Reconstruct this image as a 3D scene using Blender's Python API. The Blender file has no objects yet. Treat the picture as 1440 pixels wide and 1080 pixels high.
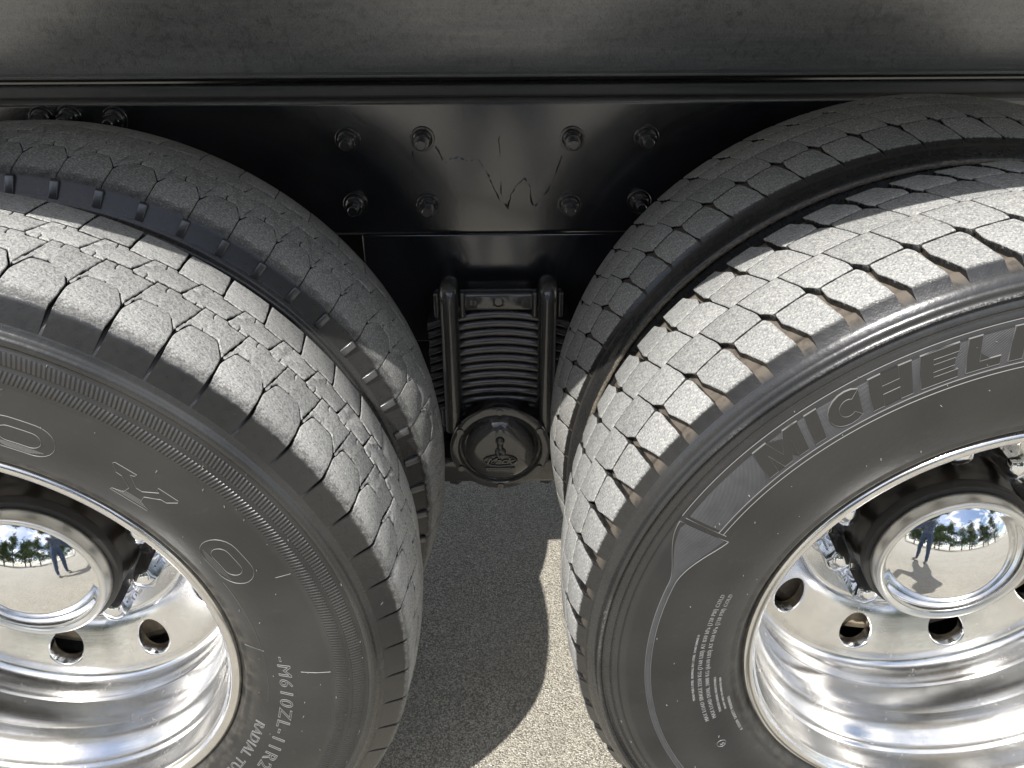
import bpy, bmesh, math, random
from mathutils import Vector, Matrix
random.seed(7)
PI = math.pi
sc = bpy.context.scene
COL = sc.collection

# ------------------------------------------------------------------ camera
CAM = Vector((0.02495, -0.76039, 1.40722))
FWD = Vector((0.005139, 0.844402, -0.535685)).normalized()
RGT = Vector((0.999858, -0.012936, -0.0108)).normalized()
UP = RGT.cross(FWD).normalized()
cam = bpy.data.cameras.new('camera')
cam.sensor_width = 36.0
cam.lens = 36.0 * 1250.2 / 1440.0
cam.clip_start = 0.02
cam.clip_end = 600
camo = bpy.data.objects.new('camera', cam)
COL.objects.link(camo)
camo.matrix_world = Matrix(((RGT.x, UP.x, -FWD.x, CAM.x), (RGT.y, UP.y, -FWD.y, CAM.y), (RGT.z, UP.z, -FWD.z, CAM.z), (0, 0, 0, 1)))
sc.camera = camo

# ------------------------------------------------------------------ light
SUN = Vector((0.32, 0.60, -1.0)).normalized()          # direction in which the light travels
elev = math.asin(-SUN.z)
az = math.atan2(-SUN.x, -SUN.y)
sun = bpy.data.lights.new('sun', 'SUN')
sun.energy = 4.1
sun.angle = math.radians(0.53)
sun.color = (1.0, 0.98, 0.945)
suno = bpy.data.objects.new('sun', sun)
COL.objects.link(suno)
suno.rotation_euler = SUN.to_track_quat('-Z', 'Y').to_euler()

world = bpy.data.worlds.new('World')
sc.world = world
world.use_nodes = True
wt = world.node_tree
wt.nodes.clear()
wout = wt.nodes.new('ShaderNodeOutputWorld')
wbg = wt.nodes.new('ShaderNodeBackground')
wbg.inputs['Strength'].default_value = 0.12
sky = wt.nodes.new('ShaderNodeTexSky')
sky.sky_type = 'NISHITA'
sky.sun_disc = False
sky.sun_elevation = elev
sky.sun_rotation = az % (2 * PI)
sky.altitude = 30
sky.dust_density = 1.2
# broken white cloud all over the sky, as the hub caps mirror it
wtc = wt.nodes.new('ShaderNodeTexCoord')
wsep = wt.nodes.new('ShaderNodeSeparateXYZ')
wmx = wt.nodes.new('ShaderNodeMath'); wmx.operation = 'MAXIMUM'; wmx.inputs[1].default_value = 0.0
wadd = wt.nodes.new('ShaderNodeMath'); wadd.operation = 'ADD'; wadd.inputs[1].default_value = 0.16
wcmb = wt.nodes.new('ShaderNodeCombineXYZ')
wdx = wt.nodes.new('ShaderNodeMath'); wdx.operation = 'DIVIDE'
wdy = wt.nodes.new('ShaderNodeMath'); wdy.operation = 'DIVIDE'
wn = wt.nodes.new('ShaderNodeTexNoise')
wn.inputs['Scale'].default_value = 1.5
wn.inputs['Detail'].default_value = 5
wn.inputs['Roughness'].default_value = 0.58
wr = wt.nodes.new('ShaderNodeValToRGB')
wr.color_ramp.elements[0].position = 0.46
wr.color_ramp.elements[0].color = (0, 0, 0, 1)
wr.color_ramp.elements[1].position = 0.62
wr.color_ramp.elements[1].color = (1, 1, 1, 1)
wmix = wt.nodes.new('ShaderNodeMix'); wmix.data_type = 'RGBA'
wmix.inputs[7].default_value = (11.0, 11.0, 11.2, 1)
L = wt.links.new
L(wtc.outputs['Generated'], wsep.inputs[0])
L(wsep.outputs['Z'], wmx.inputs[0]); L(wmx.outputs[0], wadd.inputs[0])
L(wsep.outputs['X'], wdx.inputs[0]); L(wadd.outputs[0], wdx.inputs[1])
L(wsep.outputs['Y'], wdy.inputs[0]); L(wadd.outputs[0], wdy.inputs[1])
L(wdx.outputs[0], wcmb.inputs[0]); L(wdy.outputs[0], wcmb.inputs[1])
L(wcmb.outputs[0], wn.inputs['Vector'])
L(wn.outputs['Fac'], wr.inputs[0]); L(wr.outputs[0], wmix.inputs[0])
L(sky.outputs[0], wmix.inputs[6]); L(wmix.outputs[2], wbg.inputs['Color'])
L(wbg.outputs[0], wout.inputs[0])

sc.view_settings.view_transform = 'Standard'
sc.view_settings.look = 'None'
sc.view_settings.gamma = 1.0
sc.view_settings.use_curve_mapping = False
sc.view_settings.exposure = 0.55
sc.cycles.use_denoising = True
sc.cycles.sample_clamp_indirect = 6.0
sc.cycles.max_bounces = 5
sc.cycles.diffuse_bounces = 2
sc.cycles.glossy_bounces = 4
world.cycles.sampling_method = 'MANUAL'
world.cycles.sample_map_resolution = 512

# ------------------------------------------------------------------ node helpers
class NT:
    def __init__(s, name):
        s.m = bpy.data.materials.new(name)
        s.m.use_nodes = True
        s.t = s.m.node_tree
        s.t.nodes.clear()
        s.out = s.t.nodes.new('ShaderNodeOutputMaterial')
        s.b = s.t.nodes.new('ShaderNodeBsdfPrincipled')
        s.t.links.new(s.b.outputs[0], s.out.inputs[0])
        s.tc = s.t.nodes.new('ShaderNodeTexCoord')
        s.obj = s.tc.outputs['Object']
    def link(s, a, inp):
        if isinstance(a, (int, float)):
            inp.default_value = a
        elif isinstance(a, (tuple, list)):
            inp.default_value = tuple(a) + ((1.0,) if len(a) == 3 and inp.type == 'RGBA' else ())
        else:
            s.t.links.new(a, inp)
    def m2(s, op, a, b=0.0, c=None, clamp=False):
        n = s.t.nodes.new('ShaderNodeMath'); n.operation = op; n.use_clamp = clamp
        s.link(a, n.inputs[0]); s.link(b, n.inputs[1])
        if c is not None: s.link(c, n.inputs[2])
        return n.outputs[0]
    def noise(s, scale, detail=4, rough=0.55, vec=None, dist=0.0):
        n = s.t.nodes.new('ShaderNodeTexNoise')
        n.inputs['Scale'].default_value = scale; n.inputs['Detail'].default_value = detail
        n.inputs['Roughness'].default_value = rough; n.inputs['Distortion'].default_value = dist
        s.link(vec if vec is not None else s.obj, n.inputs['Vector'])
        return n.outputs['Fac']
    def voro(s, scale, feature='F1', vec=None, out='Distance'):
        n = s.t.nodes.new('ShaderNodeTexVoronoi'); n.feature = feature
        n.inputs['Scale'].default_value = scale
        s.link(vec if vec is not None else s.obj, n.inputs['Vector'])
        return n.outputs[out]
    def ramp(s, fac, stops):
        n = s.t.nodes.new('ShaderNodeValToRGB')
        e = n.color_ramp.elements
        while len(e) < len(stops): e.new(0.5)
        for k, (p, c) in enumerate(stops):
            e[k].position = p
            e[k].color = (c, c, c, 1) if isinstance(c, (int, float)) else tuple(c) + (1,)
        s.link(fac, n.inputs[0])
        return n.outputs[0]
    def mix(s, fac, a, b, mode='MIX'):
        n = s.t.nodes.new('ShaderNodeMix'); n.data_type = 'RGBA'; n.blend_type = mode
        s.link(fac, n.inputs[0]); s.link(a, n.inputs[6]); s.link(b, n.inputs[7])
        return n.outputs[2]
    def mapr(s, v, a, b, c=0.0, d=1.0):
        n = s.t.nodes.new('ShaderNodeMapRange'); n.clamp = True
        s.link(v, n.inputs[0])
        for k, x in enumerate((a, b, c, d)): n.inputs[k + 1].default_value = x
        return n.outputs[0]
    def bump(s, h, strength=0.5, dist=0.001, prev=None):
        n = s.t.nodes.new('ShaderNodeBump')
        n.inputs['Strength'].default_value = strength; n.inputs['Distance'].default_value = dist
        s.link(h, n.inputs['Height'])
        if prev is not None: s.link(prev, n.inputs['Normal'])
        return n.outputs[0]
    def attr(s, name):
        n = s.t.nodes.new('ShaderNodeAttribute'); n.attribute_name = name
        return n.outputs['Fac']
    def rnd(s):
        return s.t.nodes.new('ShaderNodeObjectInfo').outputs['Random']
    def polar(s):
        sp = s.t.nodes.new('ShaderNodeSeparateXYZ'); s.link(s.obj, sp.inputs[0])
        x, y, z = sp.outputs
        r = s.m2('SQRT', s.m2('ADD', s.m2('MULTIPLY', x, x), s.m2('MULTIPLY', z, z)))
        return r, s.m2('ARCTAN2', z, x), y
    def scaled(s, v):
        n = s.t.nodes.new('ShaderNodeMapping'); s.link(s.obj, n.inputs[0]); n.inputs['Scale'].default_value = v
        return n.outputs[0]
    def set(s, **k):
        for a, v in k.items():
            s.link(v, s.b.inputs[a.replace('_', ' ')])
        return s.m

# ------------------------------------------------------------------ materials
def mat_rubber(name, bands=(), dirt=0.0, floor_r=0.51, floor_col=(0.03, 0.028, 0.025), scuff=None, scol=(0.26, 0.25, 0.235)):
    n = NT(name)
    r, th, y = n.polar()
    big = n.noise(7, 2); mid = n.noise(70, 4, 0.65)
    base = n.mix(n.mapr(big, 0.35, 0.7), (0.019, 0.0189, 0.0185), (0.034, 0.0337, 0.0322))
    sc1 = n.mapr(mid, 0.60, 0.78)
    base = n.mix(n.m2('MULTIPLY', sc1, 0.22), base, (0.085, 0.080, 0.072))
    bead = n.m2('MULTIPLY', n.mapr(r, 0.352, 0.334), n.mapr(mid, 0.42, 0.62))
    base = n.mix(n.m2('MULTIPLY', bead, 0.30 + dirt), base, (0.11, 0.10, 0.085))
    fl = n.m2('MULTIPLY', n.mapr(r, floor_r, floor_r + 0.006), n.mapr(mid, 0.2, 0.5))
    base = n.mix(fl, base, floor_col)
    rough = n.m2('ADD', n.m2('ADD', n.mapr(r, 0.482, 0.49, 0.31, 0.20), n.m2('MULTIPLY', mid, 0.14)), n.m2('MULTIPLY', fl, 0.4))
    h = n.m2('MULTIPLY', mid, 0.5)
    if scuff:
        r0, r1, sx = scuff
        e = n.m2('ADD', r, n.m2('MULTIPLY', n.m2('SUBTRACT', mid, 0.5), 0.006))
        k = n.m2('MULTIPLY', n.m2('MULTIPLY', n.mapr(e, r0, r0 + 0.001), n.mapr(e, r1, r1 - 0.001)), n.mapr(n.noise(380, 3, 0.7), 0.45 if sx < 1 else 0.25, 0.62))
        k = n.m2('MULTIPLY', k, n.mapr(big, 0.47, 0.60)) if sx < 1 else k
        base = n.mix(n.m2('MULTIPLY', k, sx), base, scol)
        rough = n.m2('ADD', rough, n.m2('MULTIPLY', k, 0.4))
    for (r0, r1, cnt, slant) in bands:
        mask = n.m2('MULTIPLY', n.m2('GREATER_THAN', r, r0), n.m2('LESS_THAN', r, r1))
        ph = n.m2('ADD', n.m2('MULTIPLY', th, cnt), n.m2('MULTIPLY', r, slant))
        h = n.m2('ADD', h, n.m2('MULTIPLY', mask, n.m2('MULTIPLY', n.m2('SINE', ph), 0.75)))
    nb = n.bump(h, 0.9, 0.0009)
    return n.set(Base_Color=base, Roughness=rough, Normal=nb, Specular_IOR_Level=0.6)

def mat_tread(name, dust, dust2, edge, edge_w, far=0.5):
    """worn tread: dusty grey tops, black dressed sides; 'dust' is a wear mask stored on the mesh"""
    n = NT(name)
    r, th, y = n.polar()
    a = n.attr('dust')
    fine = n.noise(400, 4, 0.78); mid = n.noise(120, 3, 0.6)
    k = n.m2('ADD', a, n.m2('ADD', n.m2('MULTIPLY', n.m2('SUBTRACT', mid, 0.5), 0.5), n.m2('MULTIPLY', n.m2('SUBTRACT', fine, 0.5), 0.5)))
    fac = n.mapr(k, 0.42, 0.66)
    e = n.m2('ADD', y, n.m2('MULTIPLY', n.m2('SUBTRACT', n.m2('ADD', fine, mid), 1.0), edge_w * 1.5))
    fac = n.m2('MULTIPLY', fac, n.mapr(e, edge, edge + edge_w))
    col = n.mix(n.mapr(mid, 0.3, 0.7), dust, dust2)
    col = n.mix(n.m2('MULTIPLY', n.mapr(fine, 0.53, 0.64), 0.85), col, (0.70, 0.68, 0.60))
    col = n.mix(n.m2('MULTIPLY', n.mapr(fine, 0.47, 0.36), 0.85), col, (0.13, 0.128, 0.125))
    tint = n.m2('ADD', 0.86, n.m2('MULTIPLY', n.rnd(), 0.26))
    cm = n.t.nodes.new('ShaderNodeCombineColor')
    for q in range(3): n.link(tint, cm.inputs[q])
    col = n.mix(1.0, col, cm.outputs[0], 'MULTIPLY')
    side = n.mix(n.mapr(mid, 0.3, 0.8), (0.017, 0.0168, 0.0165), (0.022, 0.0215, 0.0205))
    side = n.mix(n.m2('MULTIPLY', n.mapr(k, 0.28, 0.5), 0.14), side, dust2)
    base = n.mix(fac, side, col)
    rough = n.m2('ADD', n.m2('ADD', 0.22, n.m2('MULTIPLY', mid, 0.08)), n.m2('MULTIPLY', fac, 0.66))
    h = n.m2('MULTIPLY', n.m2('ADD', fine, n.m2('MULTIPLY', mid, 0.9)), n.m2('ADD', 0.12, n.m2('MULTIPLY', fac, 0.95)))
    nb = n.bump(h, 0.9, 0.0016)
    return n.set(Base_Color=base, Roughness=rough, Normal=nb, Specular_IOR_Level=0.6)

def mat_simple(name, col, rough, metal=0.0, spec=0.5, bump_scale=0, bump_amt=0.3, dist=0.001, col2=None, var_scale=30):
    n = NT(name)
    if col2:
        c = n.mix(n.mapr(n.noise(var_scale, 5, 0.6), 0.35, 0.68), col, col2)
    else:
        c = col
    k = dict(Base_Color=c, Roughness=rough, Metallic=metal, Specular_IOR_Level=spec)
    if bump_scale:
        k['Normal'] = n.bump(n.noise(bump_scale, 4), bump_amt, dist)
    return n.set(**k)

M = {}
M['rubber_left'] = mat_rubber('black rubber with serrated rings', ((0.449, 0.4625, 640, 260), (0.4685, 0.4825, 640, -260)), 0.25, 0.512, (0.075, 0.073, 0.068))
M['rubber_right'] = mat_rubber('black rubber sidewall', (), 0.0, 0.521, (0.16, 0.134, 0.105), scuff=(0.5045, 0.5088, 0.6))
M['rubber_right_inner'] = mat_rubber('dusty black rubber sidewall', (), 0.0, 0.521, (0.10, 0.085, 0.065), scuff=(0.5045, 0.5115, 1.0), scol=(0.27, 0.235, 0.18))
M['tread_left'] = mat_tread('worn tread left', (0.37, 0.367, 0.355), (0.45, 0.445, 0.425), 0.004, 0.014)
M['tread_left_shaded'] = mat_tread('shade-darkened worn tread left', (0.28, 0.28, 0.27), (0.34, 0.34, 0.325), 0.004, 0.014)  # inner tread copy: shade put into a darker dust colour
M['tread_right_shaded'] = mat_tread('shade-darkened worn tread right', (0.27, 0.268, 0.255), (0.34, 0.335, 0.315), 0.010, 0.004)  # same for the right inner tread, shade darkened into its colour
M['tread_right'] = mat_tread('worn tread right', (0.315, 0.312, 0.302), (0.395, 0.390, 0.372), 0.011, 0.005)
M['lettering'] = mat_simple('raised rubber lettering', (0.024, 0.0235, 0.0225), 0.30, spec=0.6, bump_scale=900, bump_amt=0.2, dist=0.0003)
M['rib'] = mat_simple('rubber bar with sky sheen in colour', (0.055, 0.055, 0.056), 0.22, spec=1.0, bump_scale=200, bump_amt=0.2)  # paler than the rubber: sky sheen of the groove floors in colour
M['edge_glint'] = mat_simple('raised rubber with painted glint', (0.19, 0.187, 0.18), 0.34, spec=0.8)  # pale grey paints in the highlight along raised edges

def mat_hatch():
    n = NT('hatched rubber band')
    r, th, y = n.polar()
    h = n.m2('SINE', n.m2('MULTIPLY', th, 1500.0))
    h = n.m2('MULTIPLY', h, n.m2('SINE', n.m2('MULTIPLY', r, 3300.0)))
    c = n.mix(n.mapr(h, -0.2, 0.9), (0.035, 0.035, 0.037), (0.15, 0.15, 0.156))
    c = n.mix(n.m2('MULTIPLY', n.mapr(n.noise(30, 4), 0.45, 0.7), 0.4), c, (0.02, 0.02, 0.02))
    return n.set(Base_Color=c, Roughness=0.5, Normal=n.bump(h, 0.6, 0.0006))
M['hatch'] = mat_hatch()

ANISO = 0.25
def mat_alu():
    n = NT('polished aluminium')
    r, th, y = n.polar()
    f = n.noise(28, 4, 0.65); g = n.noise(260, 3, 0.6)
    v = n.t.nodes.new('ShaderNodeCombineXYZ')
    n.link(n.m2('MULTIPLY', th, 1.3), v.inputs[0]); n.link(n.m2('MULTIPLY', r, 380), v.inputs[1]); n.link(n.m2('MULTIPLY', y, 380), v.inputs[2])
    brush = n.noise(2.2, 2, 0.7, v.outputs[0])
    c = n.mix(n.mapr(f, 0.35, 0.7), (0.80, 0.795, 0.78), (0.70, 0.69, 0.67))
    grime = n.m2('MULTIPLY', n.mapr(n.noise(34, 5, 0.75), 0.56, 0.72), n.mapr(n.noise(420, 3, 0.7), 0.42, 0.60))
    c = n.mix(n.m2('MULTIPLY', grime, 0.45), c, (0.42, 0.38, 0.32))
    rough = n.m2('ADD', n.m2('ADD', 0.13, n.m2('MULTIPLY', grime, 0.25)), n.m2('ADD', n.m2('MULTIPLY', n.mapr(f, 0.3, 0.8), 0.07), n.m2('MULTIPLY', n.mapr(g, 0.4, 0.8), 0.06)))
    h = n.m2('ADD', n.m2('MULTIPLY', brush, 0.55), n.m2('ADD', n.m2('MULTIPLY', g, 0.08), n.m2('MULTIPLY', n.noise(900, 2, 0.5), 0.06)))
    tg = n.t.nodes.new('ShaderNodeTangent'); tg.direction_type = 'RADIAL'; tg.axis = 'Y'
    return n.set(Base_Color=c, Metallic=1.0, Roughness=rough, Normal=n.bump(h, 0.22, 0.0006), Anisotropic=0.45, Anisotropic_Rotation=ANISO, Tangent=tg.outputs[0])
M['alu'] = mat_alu()
def mat_chrome():
    n = NT('chrome')
    f = n.noise(70, 5, 0.65)
    return n.set(Base_Color=(0.86, 0.87, 0.88), Metallic=1.0, Roughness=n.m2('ADD', 0.025, n.m2('MULTIPLY', n.mapr(f, 0.55, 0.8), 0.08)),
                 Normal=n.bump(n.noise(240, 3), 0.03, 0.0006))
M['chrome'] = mat_chrome()
M['chrome_satin'] = mat_simple('dulled chrome', (0.76, 0.76, 0.75), 0.30, metal=1.0, bump_scale=300, bump_amt=0.05, dist=0.0006)
def mat_paint(name, col, rough, b1, b2, dust, coat=0.0):
    n = NT(name)
    f = n.noise(9, 5, 0.6); o = n.noise(150, 3, 0.5); s = n.noise(700, 3, 0.6)
    spk = n.mapr(n.voro(85), 0.10, 0.03)
    c = n.mix(n.m2('MULTIPLY', n.mapr(f, 0.4, 0.72), dust), col, (0.14, 0.136, 0.128))
    n.b.inputs['Coat Weight'].default_value = coat; n.b.inputs['Coat Roughness'].default_value = rough * 0.7; n.b.inputs['Coat IOR'].default_value = 1.65
    rr = n.m2('ADD', rough, n.m2('MULTIPLY', n.mapr(f, 0.35, 0.7), 0.10))
    h = n.m2('ADD', n.m2('MULTIPLY', o, b1), n.m2('ADD', n.m2('MULTIPLY', s, b2), n.m2('MULTIPLY', n.m2('MULTIPLY', spk, n.mapr(n.noise(12, 2), 0.55, 0.65)), 0.25)))
    return n.set(Base_Color=c, Roughness=rr, Normal=n.bump(h, 0.5, 0.0012), Specular_IOR_Level=0.9)
M['frame'] = mat_paint('gloss black frame paint', (0.012, 0.0135, 0.0175), 0.17, 0.40, 0.12, 0.12, 0.75)
def mat_sill():
    n = NT('weathered black sill paint')
    f = n.noise(2.6, 5, 0.62, n.scaled((0.6, 1, 2.0))); s1 = n.noise(300, 4, 0.75); st = n.noise(11, 5, 0.65, n.scaled((0.5, 1, 9)))
    chip = n.mapr(n.noise(75, 6, 0.78), 0.56, 0.66)
    c = n.mix(n.mapr(f, 0.36, 0.64), (0.120, 0.135, 0.160), (0.32, 0.330, 0.345))
    c = n.mix(n.m2('MULTIPLY', n.mapr(st, 0.48, 0.72), 0.45), c, (0.40, 0.405, 0.415))
    c = n.mix(n.m2('MULTIPLY', n.m2('MULTIPLY', chip, n.mapr(f, 0.42, 0.6)), 0.5), c, (0.48, 0.475, 0.46))
    c = n.mix(n.m2('MULTIPLY', n.mapr(s1, 0.52, 0.36), 0.5), c, (0.02, 0.021, 0.025))
    return n.set(Base_Color=c, Roughness=n.m2('ADD', 0.30, n.m2('MULTIPLY', f, 0.2)), Normal=n.bump(n.m2('ADD', s1, n.m2('MULTIPLY', chip, 0.4)), 1.0, 0.0028), Specular_IOR_Level=1.0, Coat_Weight=1.0, Coat_Roughness=0.28, Coat_IOR=2.0)
M['sill'] = mat_sill()
M['spring'] = mat_paint('thick tarry black paint', (0.011, 0.011, 0.0115), 0.12, 3.6, 3.0, 0.05, 1.0)
M['hub'] = mat_simple('black hub paint', (0.012, 0.0115, 0.011), 0.28, bump_scale=60, bump_amt=0.25, col2=(0.035, 0.026, 0.018), var_scale=18)
M['gasket'] = mat_simple('dark rubber seal', (0.03, 0.029, 0.027), 0.55, bump_scale=300, bump_amt=0.2)
M['dirty_steel'] = mat_simple('dusty brown steel', (0.20, 0.155, 0.105), 0.8, spec=0.3, bump_scale=120, bump_amt=0.5, dist=0.002, col2=(0.42, 0.35, 0.25), var_scale=40)
M['underbody'] = mat_simple('black chassis paint', (0.012, 0.012, 0.012), 0.45, bump_scale=80, bump_amt=0.4, col2=(0.03, 0.029, 0.027), var_scale=14)

def mat_asphalt():
    n = NT('asphalt')
    vec = n.scaled((1, 1, 0.2))
    c1 = n.voro(340, out='Color', vec=vec); d1 = n.voro(340, vec=vec)
    sp = n.t.nodes.new('ShaderNodeSeparateColor'); n.link(c1, sp.inputs[0])
    d2 = n.voro(520, vec=vec); big = n.noise(1.7, 5, 0.6); mid = n.noise(16, 4)
    stone = n.ramp(sp.outputs[0], [(0.0, (0.30, 0.277, 0.235)), (0.25, (0.46, 0.425, 0.355)), (0.55, (0.60, 0.555, 0.46)), (0.85, (0.70, 0.645, 0.53)), (1.0, (0.84, 0.81, 0.73))])
    gap = n.mapr(d1, 0.45, 0.75)
    c = n.mix(gap, stone, (0.24, 0.217, 0.18))
    c = n.mix(n.m2('MULTIPLY', n.mapr(mid, 0.45, 0.7), 0.25), c, (0.30, 0.27, 0.22))
    c = n.mix(n.m2('MULTIPLY', n.mapr(big, 0.4, 0.7), 0.3), c, (0.60, 0.55, 0.45))
    h = n.m2('SUBTRACT', n.m2('MULTIPLY', n.m2('SUBTRACT', 1.0, d1), n.m2('ADD', 0.5, sp.outputs[1])), n.m2('MULTIPLY', d2, 0.25))
    return n.set(Base_Color=c, Roughness=0.85, Normal=n.bump(h, 1.0, 0.0035), Specular_IOR_Level=0.35)
M['asphalt'] = mat_asphalt()
M['bark'] = mat_simple('bark', (0.10, 0.075, 0.055), 0.9, bump_scale=12, bump_amt=0.8, dist=0.03, col2=(0.16, 0.13, 0.10), var_scale=6)
def mat_leaf():
    n = NT('foliage')
    c = n.mix(n.noise(0.9, 3), (0.035, 0.065, 0.020), (0.10, 0.135, 0.045))
    return n.set(Base_Color=c, Roughness=0.6)
M['leaf'] = mat_leaf()

# ------------------------------------------------------------------ mesh helpers
def add_obj(name, me, parent=None, loc=(0, 0, 0), roty=0.0):
    o = bpy.data.objects.new(name, me)
    COL.objects.link(o)
    if parent: o.parent = parent
    o.location = loc
    if roty: o.rotation_euler = (0, roty, 0)
    return o
def mesh(name, V, F, mat, smooth=True, angle=35):
    me = bpy.data.meshes.new(name)
    me.from_pydata([tuple(v) for v in V], [], F)
    me.materials.append(M[mat] if isinstance(mat, str) else mat)
    if smooth:
        me.shade_smooth()
        me.set_sharp_from_angle(angle=math.radians(angle))
    me.update()
    return me
def fix_normals(me):
    bm = bmesh.new(); bm.from_mesh(me)
    bmesh.ops.recalc_face_normals(bm, faces=bm.faces)
    bm.to_mesh(me); bm.free()
def lathe(name, prof, mat, seg=180, closed=False, angle=35):
    """revolve (y, r) pairs about the local y axis"""
    V, F = [], []
    n = len(prof)
    for k in range(seg):
        t = 2 * PI * k / seg
        for (y, r) in prof: V.append((r * math.cos(t), y, r * math.sin(t)))
    for k in range(seg):
        a, b = k * n, ((k + 1) % seg) * n
        for j in range(n if closed else n - 1):
            j2 = (j + 1) % n
            F.append((a + j, a + j2, b + j2, b + j))
    me = mesh(name, V, F, mat, angle=angle)
    fix_normals(me)
    return me
def box(bm, x0, x1, y0, y1, z0, z1, bev=0.0):
    r = bmesh.ops.create_cube(bm, size=1.0)
    for v in r['verts']:
        v.co = Vector((x0 + (v.co.x + .5) * (x1 - x0), y0 + (v.co.y + .5) * (y1 - y0), z0 + (v.co.z + .5) * (z1 - z0)))
    if bev:
        es = list({e for v in r['verts'] for e in v.link_edges})
        bmesh.ops.bevel(bm, geom=es, offset=bev, segments=3, affect='EDGES', profile=0.5)
def bm_mesh(name, bm, mat, angle=35):
    bmesh.ops.recalc_face_normals(bm, faces=bm.faces)
    me = bpy.data.meshes.new(name)
    bm.to_mesh(me); bm.free()
    me.materials.append(M[mat]); me.shade_smooth(); me.set_sharp_from_angle(angle=math.radians(angle))
    return me
def tube(V, F, pts, rad, seg=10, caps=True):
    pts = [Vector(p) for p in pts]
    base = len(V); n = len(pts)
    prev = None
    for k, p in enumerate(pts):
        d = (pts[min(k + 1, n - 1)] - pts[max(k - 1, 0)]).normalized()
        if prev is None:
            a = d.orthogonal().normalized()
        else:
            a = (prev - d * prev.dot(d)).normalized()
        prev = a; b = d.cross(a)
        rr = rad[k] if isinstance(rad, (list, tuple)) else rad
        for j in range(seg):
            t = 2 * PI * j / seg
            V.append(p + a * (rr * math.cos(t)) + b * (rr * math.sin(t)))
    for k in range(n - 1):
        for j in range(seg):
            j2 = (j + 1) % seg
            F.append((base + k * seg + j, base + k * seg + j2, base + (k + 1) * seg + j2, base + (k + 1) * seg + j))
    if caps:
        F.append(tuple(base + j for j in range(seg))[::-1])
        F.append(tuple(base + (n - 1) * seg + j for j in range(seg)))

# ------------------------------------------------------------------ ground
V = [(-150, -150, 0), (150, -150, 0), (150, 150, 0), (-150, 150, 0)]
g = add_obj('ground', mesh('ground', V, [(0, 1, 2, 3)], 'asphalt', smooth=False))
g['kind'] = 'structure'
g['label'] = 'grainy sunlit asphalt under the truck'

rng_ = random.Random(11)
bm = bmesh.new()
for k in range(220):
    x, y = rng_.uniform(-0.35, 0.45), rng_.uniform(0.10, 1.2)
    sz = rng_.uniform(0.0012, 0.0030) * (1.6 if rng_.random() < 0.08 else 1.0)
    r = bmesh.ops.create_icosphere(bm, subdivisions=1, radius=1.0)
    for v in r['verts']:
        j = rng_.uniform(0.7, 1.25)
        v.co = Vector((x + v.co.x * sz * j, y + v.co.y * sz * j * 0.8, sz * 0.35 + v.co.z * sz * 0.6 * j))
M['grit'] = mat_simple('loose grit', (0.30, 0.27, 0.22), 0.85, col2=(0.66, 0.62, 0.54), var_scale=60)
o = add_obj('grit', bm_mesh('grit', bm, 'grit', angle=10)); o['kind'] = 'stuff'; o['label'] = 'loose grit on the asphalt'

# ------------------------------------------------------------------ wheel constants
XW, ZC = 0.6404, 0.5347
CEN = 0.112             # centre plane of a tyre behind its rim flange
DUAL, DUAL_L = 0.343, 0.297        # outer to inner tyre

T = dict(cen=CEN, k=0.010)          # the tyre being built: centre plane and drop of the crown at its edges
def crown(R0, v):
    return R0 - T['k'] * ((v - T['cen']) / (T['cen'] - 0.008)) ** 2
# outer half profiles: from the bead up to the shoulder, (v, r)
PROF_L = [(0.020, 0.316), (0.006, 0.3245), (0.0015, 0.329), (-0.0015, 0.3305), (-0.0035, 0.3335), (-0.0035, 0.337), (-0.0055, 0.341), (-0.0095, 0.350), (-0.0145, 0.362), (-0.0185, 0.377), (-0.0212, 0.392),
          (-0.0225, 0.410), (-0.0225, 0.427), (-0.0215, 0.440), (-0.0203, 0.4475), (-0.0216, 0.4492), (-0.0211, 0.456), (-0.0203, 0.4622), (-0.0186, 0.4640), (-0.0182, 0.4672), (-0.0198, 0.4688), (-0.0187, 0.476), (-0.0173, 0.4822), (-0.0152, 0.4842),
          (-0.0148, 0.4866), (-0.0170, 0.4890), (-0.0178, 0.4925), (-0.0168, 0.4960), (-0.0138, 0.4982), (-0.0108, 0.4992), (-0.0092, 0.5010), (-0.0078, 0.5045), (-0.0058, 0.5075), (-0.0025, 0.5120), (0.0035, 0.5175), (0.0110, 0.5222), (0.0200, 0.5260)]
PROF_R = [(0.020, 0.316), (0.006, 0.3245), (0.0015, 0.329), (-0.0018, 0.3310), (-0.0042, 0.3345), (-0.0040, 0.3385), (-0.0062, 0.3425), (-0.0095, 0.350), (-0.0140, 0.362), (-0.0178, 0.377), (-0.0203, 0.392),
          (-0.0215, 0.408), (-0.0216, 0.425), (-0.0212, 0.442), (-0.0203, 0.458), (-0.0190, 0.472), (-0.0180, 0.4795), (-0.0168, 0.4806), (-0.0165, 0.4832), (-0.0172, 0.4842), (-0.0160, 0.4880), (-0.0146, 0.4896), (-0.0142, 0.4922), (-0.0155, 0.4938), (-0.0138, 0.4985), (-0.0118, 0.5005),
          (-0.0118, 0.5026), (-0.0150, 0.5038), (-0.0162, 0.5062), (-0.0150, 0.5088), (-0.0105, 0.5102), (-0.0062, 0.5110), (-0.0040, 0.5140), (-0.0012, 0.5185), (0.0045, 0.5225), (0.0120, 0.5255), (0.0200, 0.5275)]
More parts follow.
